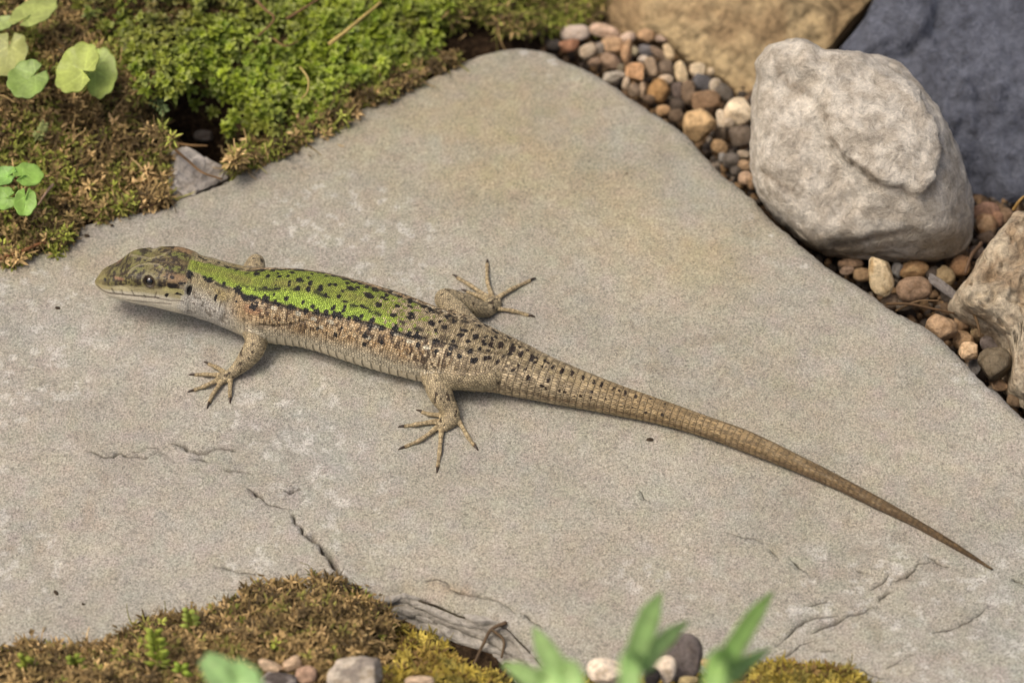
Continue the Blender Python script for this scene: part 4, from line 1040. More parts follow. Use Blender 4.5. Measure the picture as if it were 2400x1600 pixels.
for x, y, rx, ry, rot, notch, c, tilt in [(165, 1045, 92, 84, 20, 225, (138, 174, 80), (0.2, 0.25, 0)), (150, 1200, 68, 88, 8, 95, (146, 184, 86), (0.2, -0.2, 0)),
                                          (22, 1052, 88, 70, -25, -20, (128, 168, 82), (-0.2, 0.2, 0)), (28, 1180, 78, 72, 30, 45, (130, 166, 76), (-0.2, -0.15, 0))]:
    leaf_mesh("leaf", K3 * x, K3 * y, K3 * rx, K3 * ry, rot, notch, 0.0095, c, sp, scallop=7, tilt=tilt, cup=0.18, sc_amt=0.09)
stalk("stem", [w3(95, 1160, 0.000), w3(98, 1130, 0.005), w3(95, 1112, 0.0093)], 0.00045, (128, 150, 70), sp)

# upright feathery shoots in the moss
def shoot(name, base, tip, nl, L, wd, col, label, spread=0.9):
    e = empty(name, base); tag(e, label, "shoot", "leafy shoots standing in the moss")
    path = spline(np.array([base, lerp(np.array(base), np.array(tip), 0.5) + [0.0004, 0, 0.0003], tip]), 12)
    V, F = tube(path, np.linspace(0.00026, 0.00014, 12), 6); me = make_mesh("stem", V, F); setcol(me, np.tile(s2l(col) * 0.9, (len(V), 1)))
    child(obj("stem", me, M["leaf"]), e)
    ax = norm(path[-1] - path[0]); s = norm(np.cross(ax, VIEW)); w = np.cross(s, ax)
    t = np.repeat(np.linspace(0.3, 1.0, nl), 2); b = np.stack([np.interp(t, np.linspace(0, 1, 12), path[:, k]) for k in range(3)], -1)
    sg = np.tile([1, -1], nl)[:, None]; d = s * sg * spread + ax * 0.7 + w * rng.normal(0, 0.4, (len(t), 1)) 
    Vv, Ff, Cc = leaflets(b, d, np.tile(norm(VIEW + 0.4 * UPV), (len(t), 1)) + rng.normal(0, 0.2, (len(t), 3)), L * (1.15 - 0.5 * t), wd, np.tile(s2l(col), (len(t), 1)), np.tile(s2l(col) * 1.25, (len(t), 1)), 0.3)
    k = 6
    for i in range(len(t)):
        me = make_mesh("leaf", Vv[i * k:(i + 1) * k], np.array([[0, 1, 2], [1, 3, 2], [2, 3, 4], [3, 5, 4]])); setcol(me, Cc[i * k:(i + 1) * k].clip(0, 0.9))
        o = obj("leaf", me, M["moss"]); md = o.modifiers.new("thickness", 'SOLIDIFY'); md.thickness = 0.00008; child(o, e)
    return e
shoot("moss_shoot", P(72, 345, 0.004), P(104, 290, 0.008), 9, 0.0014, 0.0005, (150, 158, 96), "pale feathery shoot above the four-leaved seedling")
shoot("moss_shoot", P(380, 215, 0.006), P(372, 120, 0.011), 10, 0.0016, 0.0006, (132, 148, 62), "tall pale green shoot at the cushion's near edge")
shoot("moss_shoot", P(342, 218, 0.006), P(384, 262, 0.006), 7, 0.0018, 0.0006, (128, 146, 92), "grey-green feathery shoot hanging over the dark hollow")
shoot("moss_shoot", P(366, 1606, 0.002), P(362, 1482, 0.012), 10, 0.0024, 0.0008, (150, 164, 62), "tall yellow-green shoot rising from the lower moss")
shoot("moss_shoot", P(443, 1487, 0.002), P(442, 1434, 0.008), 4, 0.0018, 0.0008, (154, 168, 74), "small seedling with pale stem at the lower moss edge")
shoot("moss_shoot", P(420, 1600, 0.003), P(424, 1566, 0.007), 5, 0.0022, 0.0009, (140, 160, 58), "short bright shoot beside the tall lower one")
shoot("moss_shoot", P(62, 1585, 0.003), P(58, 1540, 0.008), 5, 0.0020, 0.0009, (136, 146, 56), "short olive shoot in the lower corner moss")
shoot("moss_shoot", P(180, 1582, 0.002), P(172, 1540, 0.007), 5, 0.0019, 0.0008, (134, 148, 56), "short green shoot between the corner and the tall lower one")

# dry stems and rootlets
def twig(pts, r, col, label, name="dry_stem", cat="twig"):
    o = stalk(name, pts, r, col, None, 0.6, "twig", 7); origin_to(o, pts[0])
    return tag(o, label, cat, "dry stems and rootlets")
twig([P(771, 104, 0.011), P(820, 66, 0.0125), P(892, 6, 0.012)], 0.00042, (176, 154, 92), "straight pale straw lying across the green moss")
twig([P(590, -10, 0.013), P(618, 20, 0.0125), P(642, 46, 0.012), P(604, 86, 0.010)], 0.00030, (118, 92, 62), "bent reddish-brown twig at the top of the green moss")
twig([P(672, 44, 0.012), P(712, 20, 0.013), P(760, -10, 0.013)], 0.00030, (116, 90, 60), "short brown twig beside the bent reddish-brown one")
twig([P(704, 158, 0.010), P(722, 185, 0.011), P(720, 215, 0.010), P(706, 232, 0.009)], 0.00024, (166, 148, 90), "thin curved yellowish rootlet on the green moss")
twig([P(412, 352, 0.002), P(440, 376, 0.003), P(474, 404, 0.0028), P(520, 420, 0.0014)], 0.00028, (128, 100, 68), "thin brown rootlet arching over the grey striated rock")
twig([P(408, 334, 0.000), P(440, 340, 0.001), P(486, 342, 0.001)], 0.00028, (126, 98, 64), "short tan stem across the dark hollow's lower edge")
twig([P(124, 433, 0.006), P(108, 452, 0.007), P(90, 480, 0.005)], 0.00030, (168, 140, 116), "pale twig beside the four-leaved seedling")
twig([P(0, 606, 0.0014), P(50, 590, 0.0018), P(92, 572, 0.0020), P(128, 570, 0.001)], 0.00042, (122, 84, 54), "reddish-brown root along the flagstone's mossy edge")
twig([P(330, 489, 0.0008), P(362, 478, 0.0012), P(398, 470, 0.0008)], 0.00024, (82, 62, 44), "dark rootlet at the foot of the dry moss")
twig([P(1186, 1458, -0.0004), P(1152, 1474, -0.0008), P(1132, 1510, -0.0022), P(1104, 1572, -0.0036)], 0.00034, (92, 76, 58), "dark root draped over the flaking slate rim")
twig([P(1152, 1474, -0.0008), P(1180, 1500, -0.0018), P(1176, 1540, -0.0034)], 0.00028, (98, 82, 62), "short dark rootlet branching over the flaking slate rim")
twig([P(2078, 712, -0.003), P(2130, 712, -0.0015), P(2190, 724, -0.002), P(2236, 734, -0.003)], 0.00030, (92, 72, 50), "dark rootlet across the gravel below the slate shard")
twig([P(2100, 728, -0.004), P(2150, 706, -0.002), P(2200, 704, -0.002)], 0.00022, (112, 90, 64), "fine pale rootlet crossing the dark one on the gravel")
twig([P(2280, 730, -0.001), P(2292, 760, -0.0005), P(2298, 790, -0.002)], 0.00030, (100, 80, 56), "short dark rootlet against the pitted stone")
twig([P(2300, 570, -0.002), P(2276, 600, 0.000), P(2262, 640, -0.001)], 0.00040, (96, 76, 58), "brown root stub between the boulder and pitted stone")
twig([P(2375, 492, 0.005), P(2390, 470, 0.007), P(2412, 452, 0.007)], 0.00034, (150, 120, 70), "golden dry stem lying against the slate's lower edge")
twig([P(640, 90, 0.009), P(668, 108, 0.010), P(700, 96, 0.009)], 0.00022, (120, 96, 60), "fine brown rootlet in the middle of the green moss")

# ------------------------------------------------------------------ smooth green blades close to the camera
def blade(parent, pts, widths, col, fold=0.25, bend=0):
    """pts: (px, py, depth) from tip to base, then a world point in the soil"""
    W3 = np.array([PD(*p) if len(p) == 3 and p[2] > 0.2 else np.array(p) for p in pts])
    path = spline(W3, 40); wd = np.interp(np.linspace(0, 1, 40), np.linspace(0, 1, len(widths)), widths) * MPX * 0.44
    pxs, pys, _ = proj(path); nf = int(40 * (len(pts) - 3) / (len(pts) - 1)); tg = np.c_[np.gradient(pxs), -np.gradient(pys)]; tg[nf:] = tg[nf - 1]
    tg = norm(tg); S = tg[:, 1:] * RT - tg[:, :1] * UP
    T = norm(np.gradient(path, axis=0)); S = norm(S - (S * T).sum(1)[:, None] * T); Nn = norm(np.cross(S, T)); Nn = Nn * np.sign(Nn[:, 2:] + 1e-9)
    u = np.linspace(-1, 1, 9); V, C = [], []
    for i in range(40):
        for k in u:
            V.append(path[i] + S[i] * wd[i] * k + Nn[i] * wd[i] * fold * (k * k))
            C.append(s2l(col) * (1.0 + 0.34 * math.exp(-(k / 0.16) ** 2) - 0.05 * abs(k)) * (1 + 0.06 * math.sin(i * 0.35)))
    F = [[i * 9 + j, i * 9 + j + 1, (i + 1) * 9 + j + 1, (i + 1) * 9 + j] for i in range(39) for j in range(8)]
    me = make_mesh("blade", np.array(V), np.array(F)); setcol(me, np.array(C).clip(0, 0.9))
    o = obj("blade", me, M["blade"]); md = o.modifiers.new("thickness", 'SOLIDIFY'); md.thickness = 0.0004
    child(o, parent); return o
def bl_plant(label, base_px, blades):
    g0 = np.array([P(base_px, 1700, 0)[0] * 0.9, -0.156, -0.010]); e = empty("blade_plant", g0); tag(e, label, "plant", "blurred green blades close to the camera")
    for pts, wid, col in blades:
        jx = random.uniform(-0.002, 0.002); pts = list(pts) + [(float(g0[0] + jx), -0.150, 0.040), (float(g0[0] + jx), -0.156, -0.010)]
        blade(e, pts, wid, col)
    return e
BG = (190, 222, 148)
def bl_pts(l, d0, d1): return [(x, y, float(d)) for (x, y), d in zip(l, np.linspace(d0, d1, len(l)))]
bl_plant("single smooth green blade leaning from the border in the lower brown moss", 640, [(bl_pts([(476, 1540), (506, 1566), (540, 1604), (578, 1664)], 0.378, 0.345), [26, 56, 70, 70, 50, 34], (184, 220, 150))])
bl_plant("pair of smooth green blades below the flaking slate rim", 1330, [(bl_pts([(1250, 1468), (1272, 1510), (1305, 1570), (1345, 1660)], 0.378, 0.340), [5, 34, 46, 44, 34, 24], BG),
                                                  (bl_pts([(1176, 1556), (1210, 1568), (1255, 1600), (1300, 1660)], 0.376, 0.344), [5, 28, 44, 44, 34, 24], BG)])
bl_plant("forked smooth green leaf beside the dark disc-like pebble", 1460, [(bl_pts([(1550, 1386), (1524, 1440), (1494, 1530), (1474, 1640)], 0.378, 0.340), [4, 40, 44, 30, 24, 20], (188, 222, 142)),
                                                      (bl_pts([(1614, 1456), (1570, 1488), (1514, 1550), (1478, 1640)], 0.376, 0.340), [4, 28, 36, 30, 24, 20], (190, 222, 148))])
bl_plant("slender smooth green leaf with a shorter one, beside the golden moss", 1660, [(bl_pts([(1812, 1386), (1770, 1440), (1715, 1530), (1670, 1640)], 0.378, 0.340), [4, 30, 38, 36, 28, 22], (184, 220, 130)),
                                                                 (bl_pts([(1806, 1520), (1770, 1540), (1720, 1580), (1680, 1650)], 0.376, 0.340), [3, 20, 34, 36, 28, 22], (190, 222, 148))])
# ------------------------------------------------------------------ the lizard
TOPL = np.array([(226, 650), (236, 634), (250, 624), (270, 616), (292, 609), (303, 597), (315, 590), (331, 586), (346, 586), (360, 588), (376, 583), (400, 582), (421, 583), (435, 588), (461, 593), (503, 606), (545, 617), (578, 624), (629, 628), (699, 630),
                 (750, 636), (801, 647), (870, 666), (939, 688), (1007, 716), (1059, 735), (1111, 752), (1162, 775), (1214, 799), (1272, 829), (1338, 858), (1404, 884), (1469, 909), (1562, 940), (1641, 969), (1745, 1004), (1819, 1039), (1938, 1098),
                 (2057, 1162), (2146, 1213), (2236, 1268), (2325, 1329)], float)
BOTL = np.array([(226, 662), (236, 680), (250, 688), (264, 694), (306, 705), (348, 712), (390, 720), (418, 728), (461, 738), (494, 748), (522, 759), (570, 778), (615, 795), (657, 800), (698, 804), (727, 809), (766, 821), (835, 845), (904, 867), (973, 886),
                 (1040, 902), (1110, 914), (1161, 916), (1214, 929), (1298, 944), (1377, 958), (1456, 974), (1530, 988), (1614, 1011), (1694, 1037), (1789, 1074), (1879, 1110), (1968, 1149), (2057, 1193), (2146, 1235), (2236, 1286), (2325, 1336)], float)
CLR = np.array([(226, 5.0), (306, 4.4), (400, 3.5), (494, 2.2), (570, 1.3), (650, 0.6), (800, 0.35), (950, 0.2), (1100, 0.2), (1300, 0.15), (2325, 0.1)], float)   # belly clearance, mm
KHW = np.array([(226, 0.75), (300, 0.80), (400, 0.82), (480, 0.86), (560, 0.84), (800, 0.80), (1050, 0.78), (1180, 0.86), (1300, 0.95), (2325, 1.0)], float)      # height / width
xs_ = np.unique(np.r_[226, 227.5, 229.5, 232, 236, 241, 247, np.arange(254, 470, 7), np.arange(470, 1294, 12), np.arange(1300, 2320, 16), 2325]).astype(float)
ty = np.interp(xs_, TOPL[:, 0], TOPL[:, 1]); by = np.interp(xs_, BOTL[:, 0], BOTL[:, 1])
def sm(a, k=2):
    for _ in range(k):
        b = a.copy(); b[1:-1] = 0.25 * a[:-2] + 0.5 * a[1:-1] + 0.25 * a[2:]; a = b
    return a
my = sm((ty + by) / 2, 6); vh = (by - ty) / 2; vh[6:] = sm(vh, 2)[6:]
clr = np.interp(xs_, CLR[:, 0], CLR[:, 1]) * 1e-3; khw = np.interp(xs_, KHW[:, 0], KHW[:, 1])
AX = np.array([P(x, y, 0.008) for x, y in zip(xs_, my)]); hh = np.full(len(xs_), 0.005); ww = hh.copy()
for it in range(6):
    T = norm(np.gradient(AX, axis=0)); Th = norm(T * [1, 1, 0])
    Ln = np.c_[Th[:, 1], -Th[:, 0], 0 * Th[:, 0]]
    Ln = np.where((Ln @ np.array([0, -1.0, 0]))[:, None] > 0, Ln, -Ln)        # toward the camera = the animal's own flank we see
    sl_ = np.gradient(my, xs_); sl_[:8] = sl_[8]; qv = norm(np.c_[-sl_, np.ones(len(xs_))])         # image normal (x, y down)
    E = vh * qv[:, 1]
    dep = (AX - CAMP) @ FW; mpx = dep / FPX
    li = np.c_[Ln @ RT, -(Ln @ UP)]; zi = np.c_[0 * dep, -np.full(len(dep), CE)]
    a = (li * qv).sum(1); b = (zi * qv).sum(1) * khw
    ww = E * mpx / np.sqrt(a * a + b * b); hh = ww * khw
    zc = clr + hh; zc[:6] = lerp(zc[8], zc[:6], 0.35); zc = sm(zc, 3)
    AX = np.array([P(x, y, z) for x, y, z in zip(xs_, my, zc)])
ARC_S = np.r_[0, np.cumsum(np.linalg.norm(np.diff(AX, axis=0), axis=1))]
HEADP = np.array([(90, 0, 1.0), (70, .40, .985), (52, .68, .92), (38, .80, .74), (22, .86, .45), (6, .95, .08), (-8, 1.0, -.2), (-24, .97, -.45), (-42, .84, -.68), (-62, .52, -.9), (-90, 0, -1.0)])
NA = 44
TH = np.linspace(-math.pi / 2, 1.5 * math.pi, NA, endpoint=False)
def section(th, x):
    """unit cross-section (side, up) at angle th for the station at photo x"""
    t2 = np.where(th > math.pi / 2, math.pi - th, th); sgn = np.where(th > math.pi / 2, -1, 1)
    d = np.degrees(t2)
    hy = np.interp(d, HEADP[::-1, 0], HEADP[::-1, 1]); hz = np.interp(d, HEADP[::-1, 0], HEADP[::-1, 2])
    nb_ = np.where(t2 > 0, 2.15, 2.7)
    c, s = np.cos(t2), np.sin(t2)
    byy = np.abs(c) ** (2 / nb_); bz = np.sign(s) * np.abs(s) ** (2 / nb_)
    f = float(smooth01(np.array((x - 232) / 50)) * (1 - smooth01(np.array((x - 420) / 60))))
    return sgn * lerp(byy, hy, f), lerp(bz, hz, f)
rings = []
for i in range(len(xs_)):
    sy, sz = section(TH, xs_[i])
    rings.append(AX[i] + ww[i] * sy[:, None] * Ln[i] + hh[i] * sz[:, None] * UPV)
RV = np.array(rings); nS = len(xs_)
Fb = []
for i in range(nS - 1):
    for j in range(NA):
        k = (j + 1) % NA; Fb += [(i * NA + j, i * NA + k, (i + 1) * NA + k), (i * NA + j, (i + 1) * NA + k, (i + 1) * NA + j)]
Vb = np.vstack([RV.reshape(-1, 3), AX[0] - T[0] * 0.0002, AX[-1] + T[-1] * 0.0004])
for j in range(NA):
    k = (j + 1) % NA; Fb += [(len(Vb) - 2, k, j), (len(Vb) - 1, (nS - 1) * NA + j, (nS - 1) * NA + k)]
# limbs: chains of (px, py, z mm, radius mm)
Z2 = lambda l: [(560 + 0.3443 * x, 580 + 0.3443 * y) for x, y in l]
Z1 = lambda l: [(180 + 0.2806 * x, 540 + 0.2806 * y) for x, y in l]
LIMB = {
    "near_fore": [(572, 716, 6.5, 2.3), (580, 738, 6.0, 2.35), (592, 768, 5.0, 2.15), (601, 798, 4.0, 1.95), (592, 822, 3.3, 1.9), (574, 846, 2.5, 1.6), (554, 866, 1.7, 1.15), (538, 878, 1.1, 0.95), (524, 885, 0.75, 1.0)],
    "far_fore": [(585, 680, 7.0, 2.2), (596, 645, 7.0, 1.9), (601, 618, 6.6, 1.55), (597, 617, 6.2, 1.5), (580, 640, 3.6, 1.4), (562, 655, 1.6, 1.0), (552, 660, 0.8, 1.0)],
    "near_hind": [(1160, 872, 5.0, 2.9), (1100, 878, 4.9, 2.75), (1052, 880, 4.7, 2.45), (1016, 882, 4.4, 2.0), (1022, 902, 3.9, 2.05), (1034, 926, 3.2, 2.05), (1050, 952, 2.2, 1.65), (1060, 970, 1.5, 1.35), (1056, 984, 1.0, 1.4), (1041, 994, 0.8, 1.25)],
    "far_hind": [(1120, 800, 6.0, 2.7), (1090, 760, 6.0, 2.3), (1060, 722, 6.0, 2.0), (1041, 700, 5.8, 1.75), (1062, 702, 5.0, 1.75), (1092, 712, 3.8, 1.7), (1120, 722, 2.6, 1.55), (1142, 726, 1.5, 1.3), (1156, 712, 0.9, 1.4)],
}
TOES = {
    "near_fore": [Z1([(1235, 1185), (1165, 1142), (1100, 1115)]), Z1([(1210, 1210), (1080, 1202), (985, 1205)]), Z1([(1200, 1235), (1080, 1295), (975, 1335)]), Z1([(1225, 1240), (1135, 1370), (1105, 1440)]), Z1([(1285, 1225), (1280, 1350), (1280, 1400)])],
    "far_fore": [[(552, 660), (534, 664), (520, 668)], [(552, 658), (530, 655), (512, 655)], [(553, 657), (536, 648), (520, 645)], [(556, 656), (546, 646), (536, 640)]],
    "near_hind": [Z2([(1390, 1140), (1300, 1135), (1245, 1118)]), Z2([(1350, 1180), (1210, 1203), (1125, 1216)]), Z2([(1360, 1215), (1240, 1305), (1125, 1358)]), Z2([(1380, 1225), (1367, 1380), (1352, 1500)]), Z2([(1480, 1150), (1555, 1280), (1605, 1350)])],
    "far_hind": [Z2([(1710, 350), (1580, 260), (1485, 203)]), Z2([(1725, 335), (1692, 230), (1690, 108)]), Z2([(1755, 345), (1860, 282), (1985, 224)]), Z2([(1740, 415), (1860, 430), (1975, 462)]), Z2([(1700, 360), (1620, 325), (1550, 300)])],
}
meshes = [(Vb, np.array(Fb))]; CH = []          # CH: (name, samples Nx3, radii, total length)
for nm, l in LIMB.items():
    pts = np.array([P(x, y, z * 1e-3) for x, y, z, r in l]); rad = np.array([r for *_, r in l]) * 1e-3
    q = spline(np.c_[pts, rad], 60); meshes.append(tube(q[:, :3], q[:, 3], 16)); CH.append((nm, q[:, :3], q[:, 3]))
    c = P(l[-1][0], l[-1][1], 0.0007)
    S, F = ico(3); meshes.append((c + S * [l[-1][3] * 1.15e-3, l[-1][3] * 1.25e-3, 0.00075], F))
CLAWS = []
for nm, tl in TOES.items():
    for k, t in enumerate(tl):
        n = 26; z0 = 0.00065
        pl_ = spline(np.array([[*p, 0] for p in t]), n)[:, :2]
        u = np.linspace(0, 1, n); r = (0.00045 - 0.00011 * u) * (1 + 0.10 * np.sin(u * 15))
        z = r * 0.9 + 0.0005 * np.sin(np.pi * u) * (1 - u) + 0.0003 * (1 - u)
        pts = np.array([P(x, y, zz) for (x, y), zz in zip(pl_, z)])
        meshes.append(tube(pts, r, 10)); CH.append((nm + "_toe", pts, r))
        d = norm(pts[-1] - pts[-4]); CLAWS.append((pts[-1], d, float(r[-1])))
Vs, Fs, k = [], [], 0
for V, F in meshes: Vs.append(V); Fs.append(F + k); k += len(V)
raw = obj("lizard_raw", make_mesh("lizard_raw", np.vstack(Vs), np.vstack(Fs)))
rm = raw.modifiers.new("remesh", 'REMESH'); rm.mode = 'VOXEL'; rm.voxel_size = 0.00017; rm.use_smooth_shade = True
dg = bpy.context.evaluated_depsgraph_get(); me_ = bpy.data.meshes.new_from_object(raw.evaluated_get(dg))
bpy.data.objects.remove(raw, do_unlink=True)
nV = len(me_.vertices); LV = np.empty(nV * 3, np.float32); me_.vertices.foreach_get("co", LV); LV = LV.reshape(-1, 3).astype(float)
ed_ = np.empty(len(me_.edges) * 2, np.int32); me_.edges.foreach_get("vertices", ed_); ed_ = ed_.reshape(-1, 2)
deg = np.bincount(ed_.ravel(), minlength=nV).astype(float)[:, None]
def lap(A):
    out = np.zeros_like(A)
    for c in range(A.shape[1]):
        out[:, c] = np.bincount(ed_[:, 0], A[ed_[:, 1], c], nV) + np.bincount(ed_[:, 1], A[ed_[:, 0], c], nV)
    return out / np.maximum(deg, 1)
# coordinates on the skin: which chain, station along it, angle around it
ax_f = np.linspace(0, 1, 900); sf = np.interp(ax_f, np.linspace(0, 1, nS), ARC_S)
def fine(a): return np.stack([np.interp(sf, ARC_S, a[:, k]) for k in range(a.shape[1])], -1)
AXf = fine(AX); LNf = norm(fine(Ln)); wf = np.interp(sf, ARC_S, ww); hf = np.interp(sf, ARC_S, hh); xf = np.interp(sf, ARC_S, xs_)
def body_coords(V):
    bi = np.empty(len(V), np.int64)
    for a in range(0, len(V), 20000):
        bi[a:a + 20000] = ((AXf ** 2).sum(1)[None] - 2 * V[a:a + 20000] @ AXf.T).argmin(1)
    rel = V - AXf[bi]; side = (rel * LNf[bi]).sum(1); up = rel[:, 2]
    tt = norm(np.gradient(AXf, axis=0))[bi]
    s = sf[bi] + (rel * tt).sum(1)
    ra = np.hypot(side / wf[bi], up / hf[bi]); th = np.arctan2(up / hf[bi], side / wf[bi])
    return bi, s, th, ra
bi, s_, th_, ra_ = body_coords(LV)
best = ra_ * 0.93; which = np.full(nV, -1); lt = np.zeros(nV); lang = np.zeros(nV)
for ci, (nm, q, r) in enumerate(CH):
    lo, hi = q.min(0) - 0.004, q.max(0) + 0.004
    m = np.where(((LV > lo) & (LV < hi)).all(1))[0]
    if not len(m): continue
    d = np.linalg.norm(LV[m][:, None] - q[None], axis=2) / r[None]; kk = d.argmin(1); dm = d[np.arange(len(m)), kk]
    if nm.endswith("toe"): dm = dm * 0.9
    L = np.r_[0, np.cumsum(np.linalg.norm(np.diff(q, axis=0), axis=1))]
    b = dm < best[m]; mm = m[b]; best[mm] = dm[b]; which[mm] = ci; lt[mm] = L[kk[b]] / L[-1]
    rel = LV[mm] - q[kk[b]]; Tq = norm(np.gradient(q, axis=0))[kk[b]]; sq = norm(np.cross(Tq, UPV)); uq = np.cross(sq, Tq)
    lang[mm] = np.arctan2((rel * uq).sum(1), (rel * sq).sum(1))
toe = np.array([False] * nV); tm = np.array([c[0].endswith("toe") for c in CH]); toe[which >= 0] = tm[which[which >= 0]]
wsm = np.where(toe, 0.15, 0.6)[:, None]; tailthin = smooth01((xf[bi] - 1900) / 300)[:, None]
wsm = wsm * (1 - 0.8 * tailthin * (which == -1)[:, None])
vol = LV.copy()
for _ in range(7): LV = lerp(LV, lap(LV), wsm)
def vnormals(V):
    me_.vertices.foreach_set("co", V.astype(np.float32).ravel()); me_.update()
    nn = np.empty(nV * 3, np.float32); me_.vertices.foreach_get("normal", nn); return nn.reshape(-1, 3).astype(float)
NV = vnormals(LV)
bi, s_, th_, ra_ = body_coords(LV)
left = np.cos(th_) >= 0
thm = np.where(left, th_, np.sign(th_) * (math.pi - np.abs(th_)))     # mirrored angle, -pi/2 (belly) .. pi/2 (spine)
rl = np.sqrt(wf[bi] * hf[bi]); arc = thm * rl                            # metres around the body
body = which == -1
PXV, PYV, DV = proj(LV)
vis = (NV @ FW) < 0.1
def pick(px, py):
    """skin coordinates (station, arc) of the point the photo shows at px, py"""
    d = np.hypot(PXV - px, PYV - py); c = np.where((d < 5) & vis & body)[0]
    if not len(c): c = np.where(vis & body)[0]; c = c[np.argsort(d[c])[:6]]
    c = c[DV[c] < DV[c].min() + 0.002]; k = c[d[c].argmin()]
    return s_[k], arc[k], k
xb = np.interp(s_, ARC_S, xs_)                                           # photo x of the station, 226 (snout) .. 2325 (tail tip)
# ---- relief of the head: eye sockets, mouth, ears, nostrils, brow; belly plates and tail whorls
disp = np.zeros(nV)
def sk_line(pts):
    return np.array([pick(*p)[:2] for p in pts])
SA = np.c_[s_, arc]
es, ea, ek = pick(348, 660)
eyed = np.hypot((s_ - es) / 1.15, arc - ea); hd = body & (xb < 520)
disp[hd] += (-0.00050 * np.exp(-(eyed[hd] / 0.00072) ** 4) + 0.00012 * np.exp(-((eyed[hd] - 0.00108) / 0.00024) ** 2))
MOUTH = sk_line([(229, 671), (238, 680), (251, 686), (277, 690), (315, 694), (353, 697), (372, 698)])
md_ = np.full(nV, 1.0); md_[hd] = line_d(SA[hd], MOUTH)
disp[hd] += -0.00014 * np.exp(-(md_[hd] / 0.00016) ** 2)
ear = pick(446, 681); eard = np.hypot((s_ - ear[0]) / 0.55, (arc - ear[1]) / 1.1); disp[hd] -= 0.0004 * np.exp(-(eard[hd] / 0.0008) ** 2)
nos = pick(247, 656); nosd = np.hypot(s_ - nos[0], arc - nos[1]); disp[hd] -= 0.00018 * np.exp(-(nosd[hd] / 0.00028) ** 2)
BROW = sk_line([(300, 640), (310, 630), (325, 621), (347, 617), (372, 620), (386, 632)])
bd_ = np.full(nV, 1.0); bd_[hd] = line_d(SA[hd], BROW); disp[hd] += 0.00013 * np.exp(-(bd_[hd] / 0.00022) ** 2)
CANTH = sk_line([(255, 646), (275, 652), (300, 646), (320, 640)])
cd_ = np.full(nV, 1.0); cd_[hd] = line_d(SA[hd], CANTH); disp[hd] += 0.00010 * np.exp(-(cd_[hd] / 0.0003) ** 2)
plates = [[(268, 622), (285, 640), (300, 640)], [(300, 606), (325, 622)], [(360, 592), (375, 620)], [(395, 590), (392, 632)], [(420, 590), (425, 640)], [(376, 606), (435, 612)], [(262, 676), (268, 686)], [(285, 680), (288, 690)], [(308, 681), (316, 693)], [(338, 690), (340, 697)], [(366, 684), (364, 698)], [(300, 704), (340, 708), (400, 712)], [(366, 700), (400, 704), (430, 706)], [(435, 592), (438, 618), (436, 642)]]
pld = np.full(nV, 1.0)
for p in plates: pld[hd] = np.minimum(pld[hd], line_d(SA[hd], sk_line(p)))
disp[hd] -= 0.00006 * np.exp(-(pld[hd] / 0.00013) ** 2)
COLLAR = sk_line([(520, 755), (530, 735), (528, 712)]); cl_ = np.full(nV, 1.0); cl_[hd | (xb < 620)] = line_d(SA[hd | (xb < 620)], COLLAR); disp -= 0.00025 * np.exp(-(cl_ / 0.0005) ** 2) * body
AXILLA = sk_line([(612, 762), (640, 765), (680, 762), (720, 752)]); al_ = np.full(nV, 1.0); mm = body & (xb > 560) & (xb < 820); al_[mm] = line_d(SA[mm], AXILLA); disp -= 0.00022 * np.exp(-(al_ / 0.00035) ** 2) * body
# ring coordinate: belly plates (1.6 mm) and tail whorls (1.25 mm)
pitch = np.interp(xf, [226, 560, 640, 1150, 1200, 1700, 2325], [0.0013, 0.0014, 0.0016, 0.0016, 0.00118, 0.00112, 0.0009])
ru_f = np.r_[0, np.cumsum(np.diff(sf) / pitch[1:])]; ru = np.interp(s_, sf, ru_f)
belly = smooth01((-thm - 0.12) / 0.12) * smooth01((xb - 585) / 30) * (1 - smooth01((xb - 1140) / 40))
tail = smooth01((xb - 1170) / 60)
rs = np.where(body, np.maximum(belly, 0.8 * tail * (1 - 0.75 * smooth01((xb - 1600) / 350))), 0)
disp += np.where(body, (0.00016 * belly + 0.00003 * tail) * (np.modf(ru)[0] - 0.5), 0)
disp *= np.where(body, 1, 0)
LV = LV + NV * disp[:, None]; NV = vnormals(LV)
PXV, PYV, DV = proj(LV); vis = (NV @ FW) < 0.1
# ---- pigment, plus shade painted onto the far half of the back
nz1 = fbm(LV * 700, 3, 301); nz2 = fbm(LV * 2200, 2, 302); nz3 = fbm(LV * 260, 3, 303)
sr = lambda c: s2l(c)
C = np.zeros((nV, 3))
def low_line(pts):
    q = np.array([pick(*p)[:2] for p in pts]); o_ = np.argsort(q[:, 0]); return np.interp(s_, q[o_, 0], q[o_, 1])
dl = low_line([(452, 638), (470, 645), (497, 656), (520, 668), (557, 681), (587, 698), (624, 705), (648, 711), (682, 720), (715, 729), (742, 733), (763, 737), (784, 741), (818, 748), (845, 753), (875, 757), (904, 768), (927, 776), (956, 786), (980, 790), (1010, 792), (1060, 806), (1130, 826)])
flank = np.tile(sr((178, 152, 112)), (nV, 1)) * (1 + 0.2 * nz1)[:, None]
lowp = 0.85 * smooth01((-(arc - dl) - 0.0030) / 0.0034)[:, None]
flank = lerp(flank, sr((216, 206, 178)), lowp)
flank = lerp(flank, sr((222, 218, 196)), smooth01((-thm - 0.5) / 0.3)[:, None])
rust = smooth01((nz1 + 0.15) / 0.5) * np.exp(-((-(arc - dl) - 0.0022) / 0.0022) ** 2) * smooth01((xb - 600) / 40)
flank = lerp(flank, sr((148, 116, 74)), (0.6 * rust)[:, None])
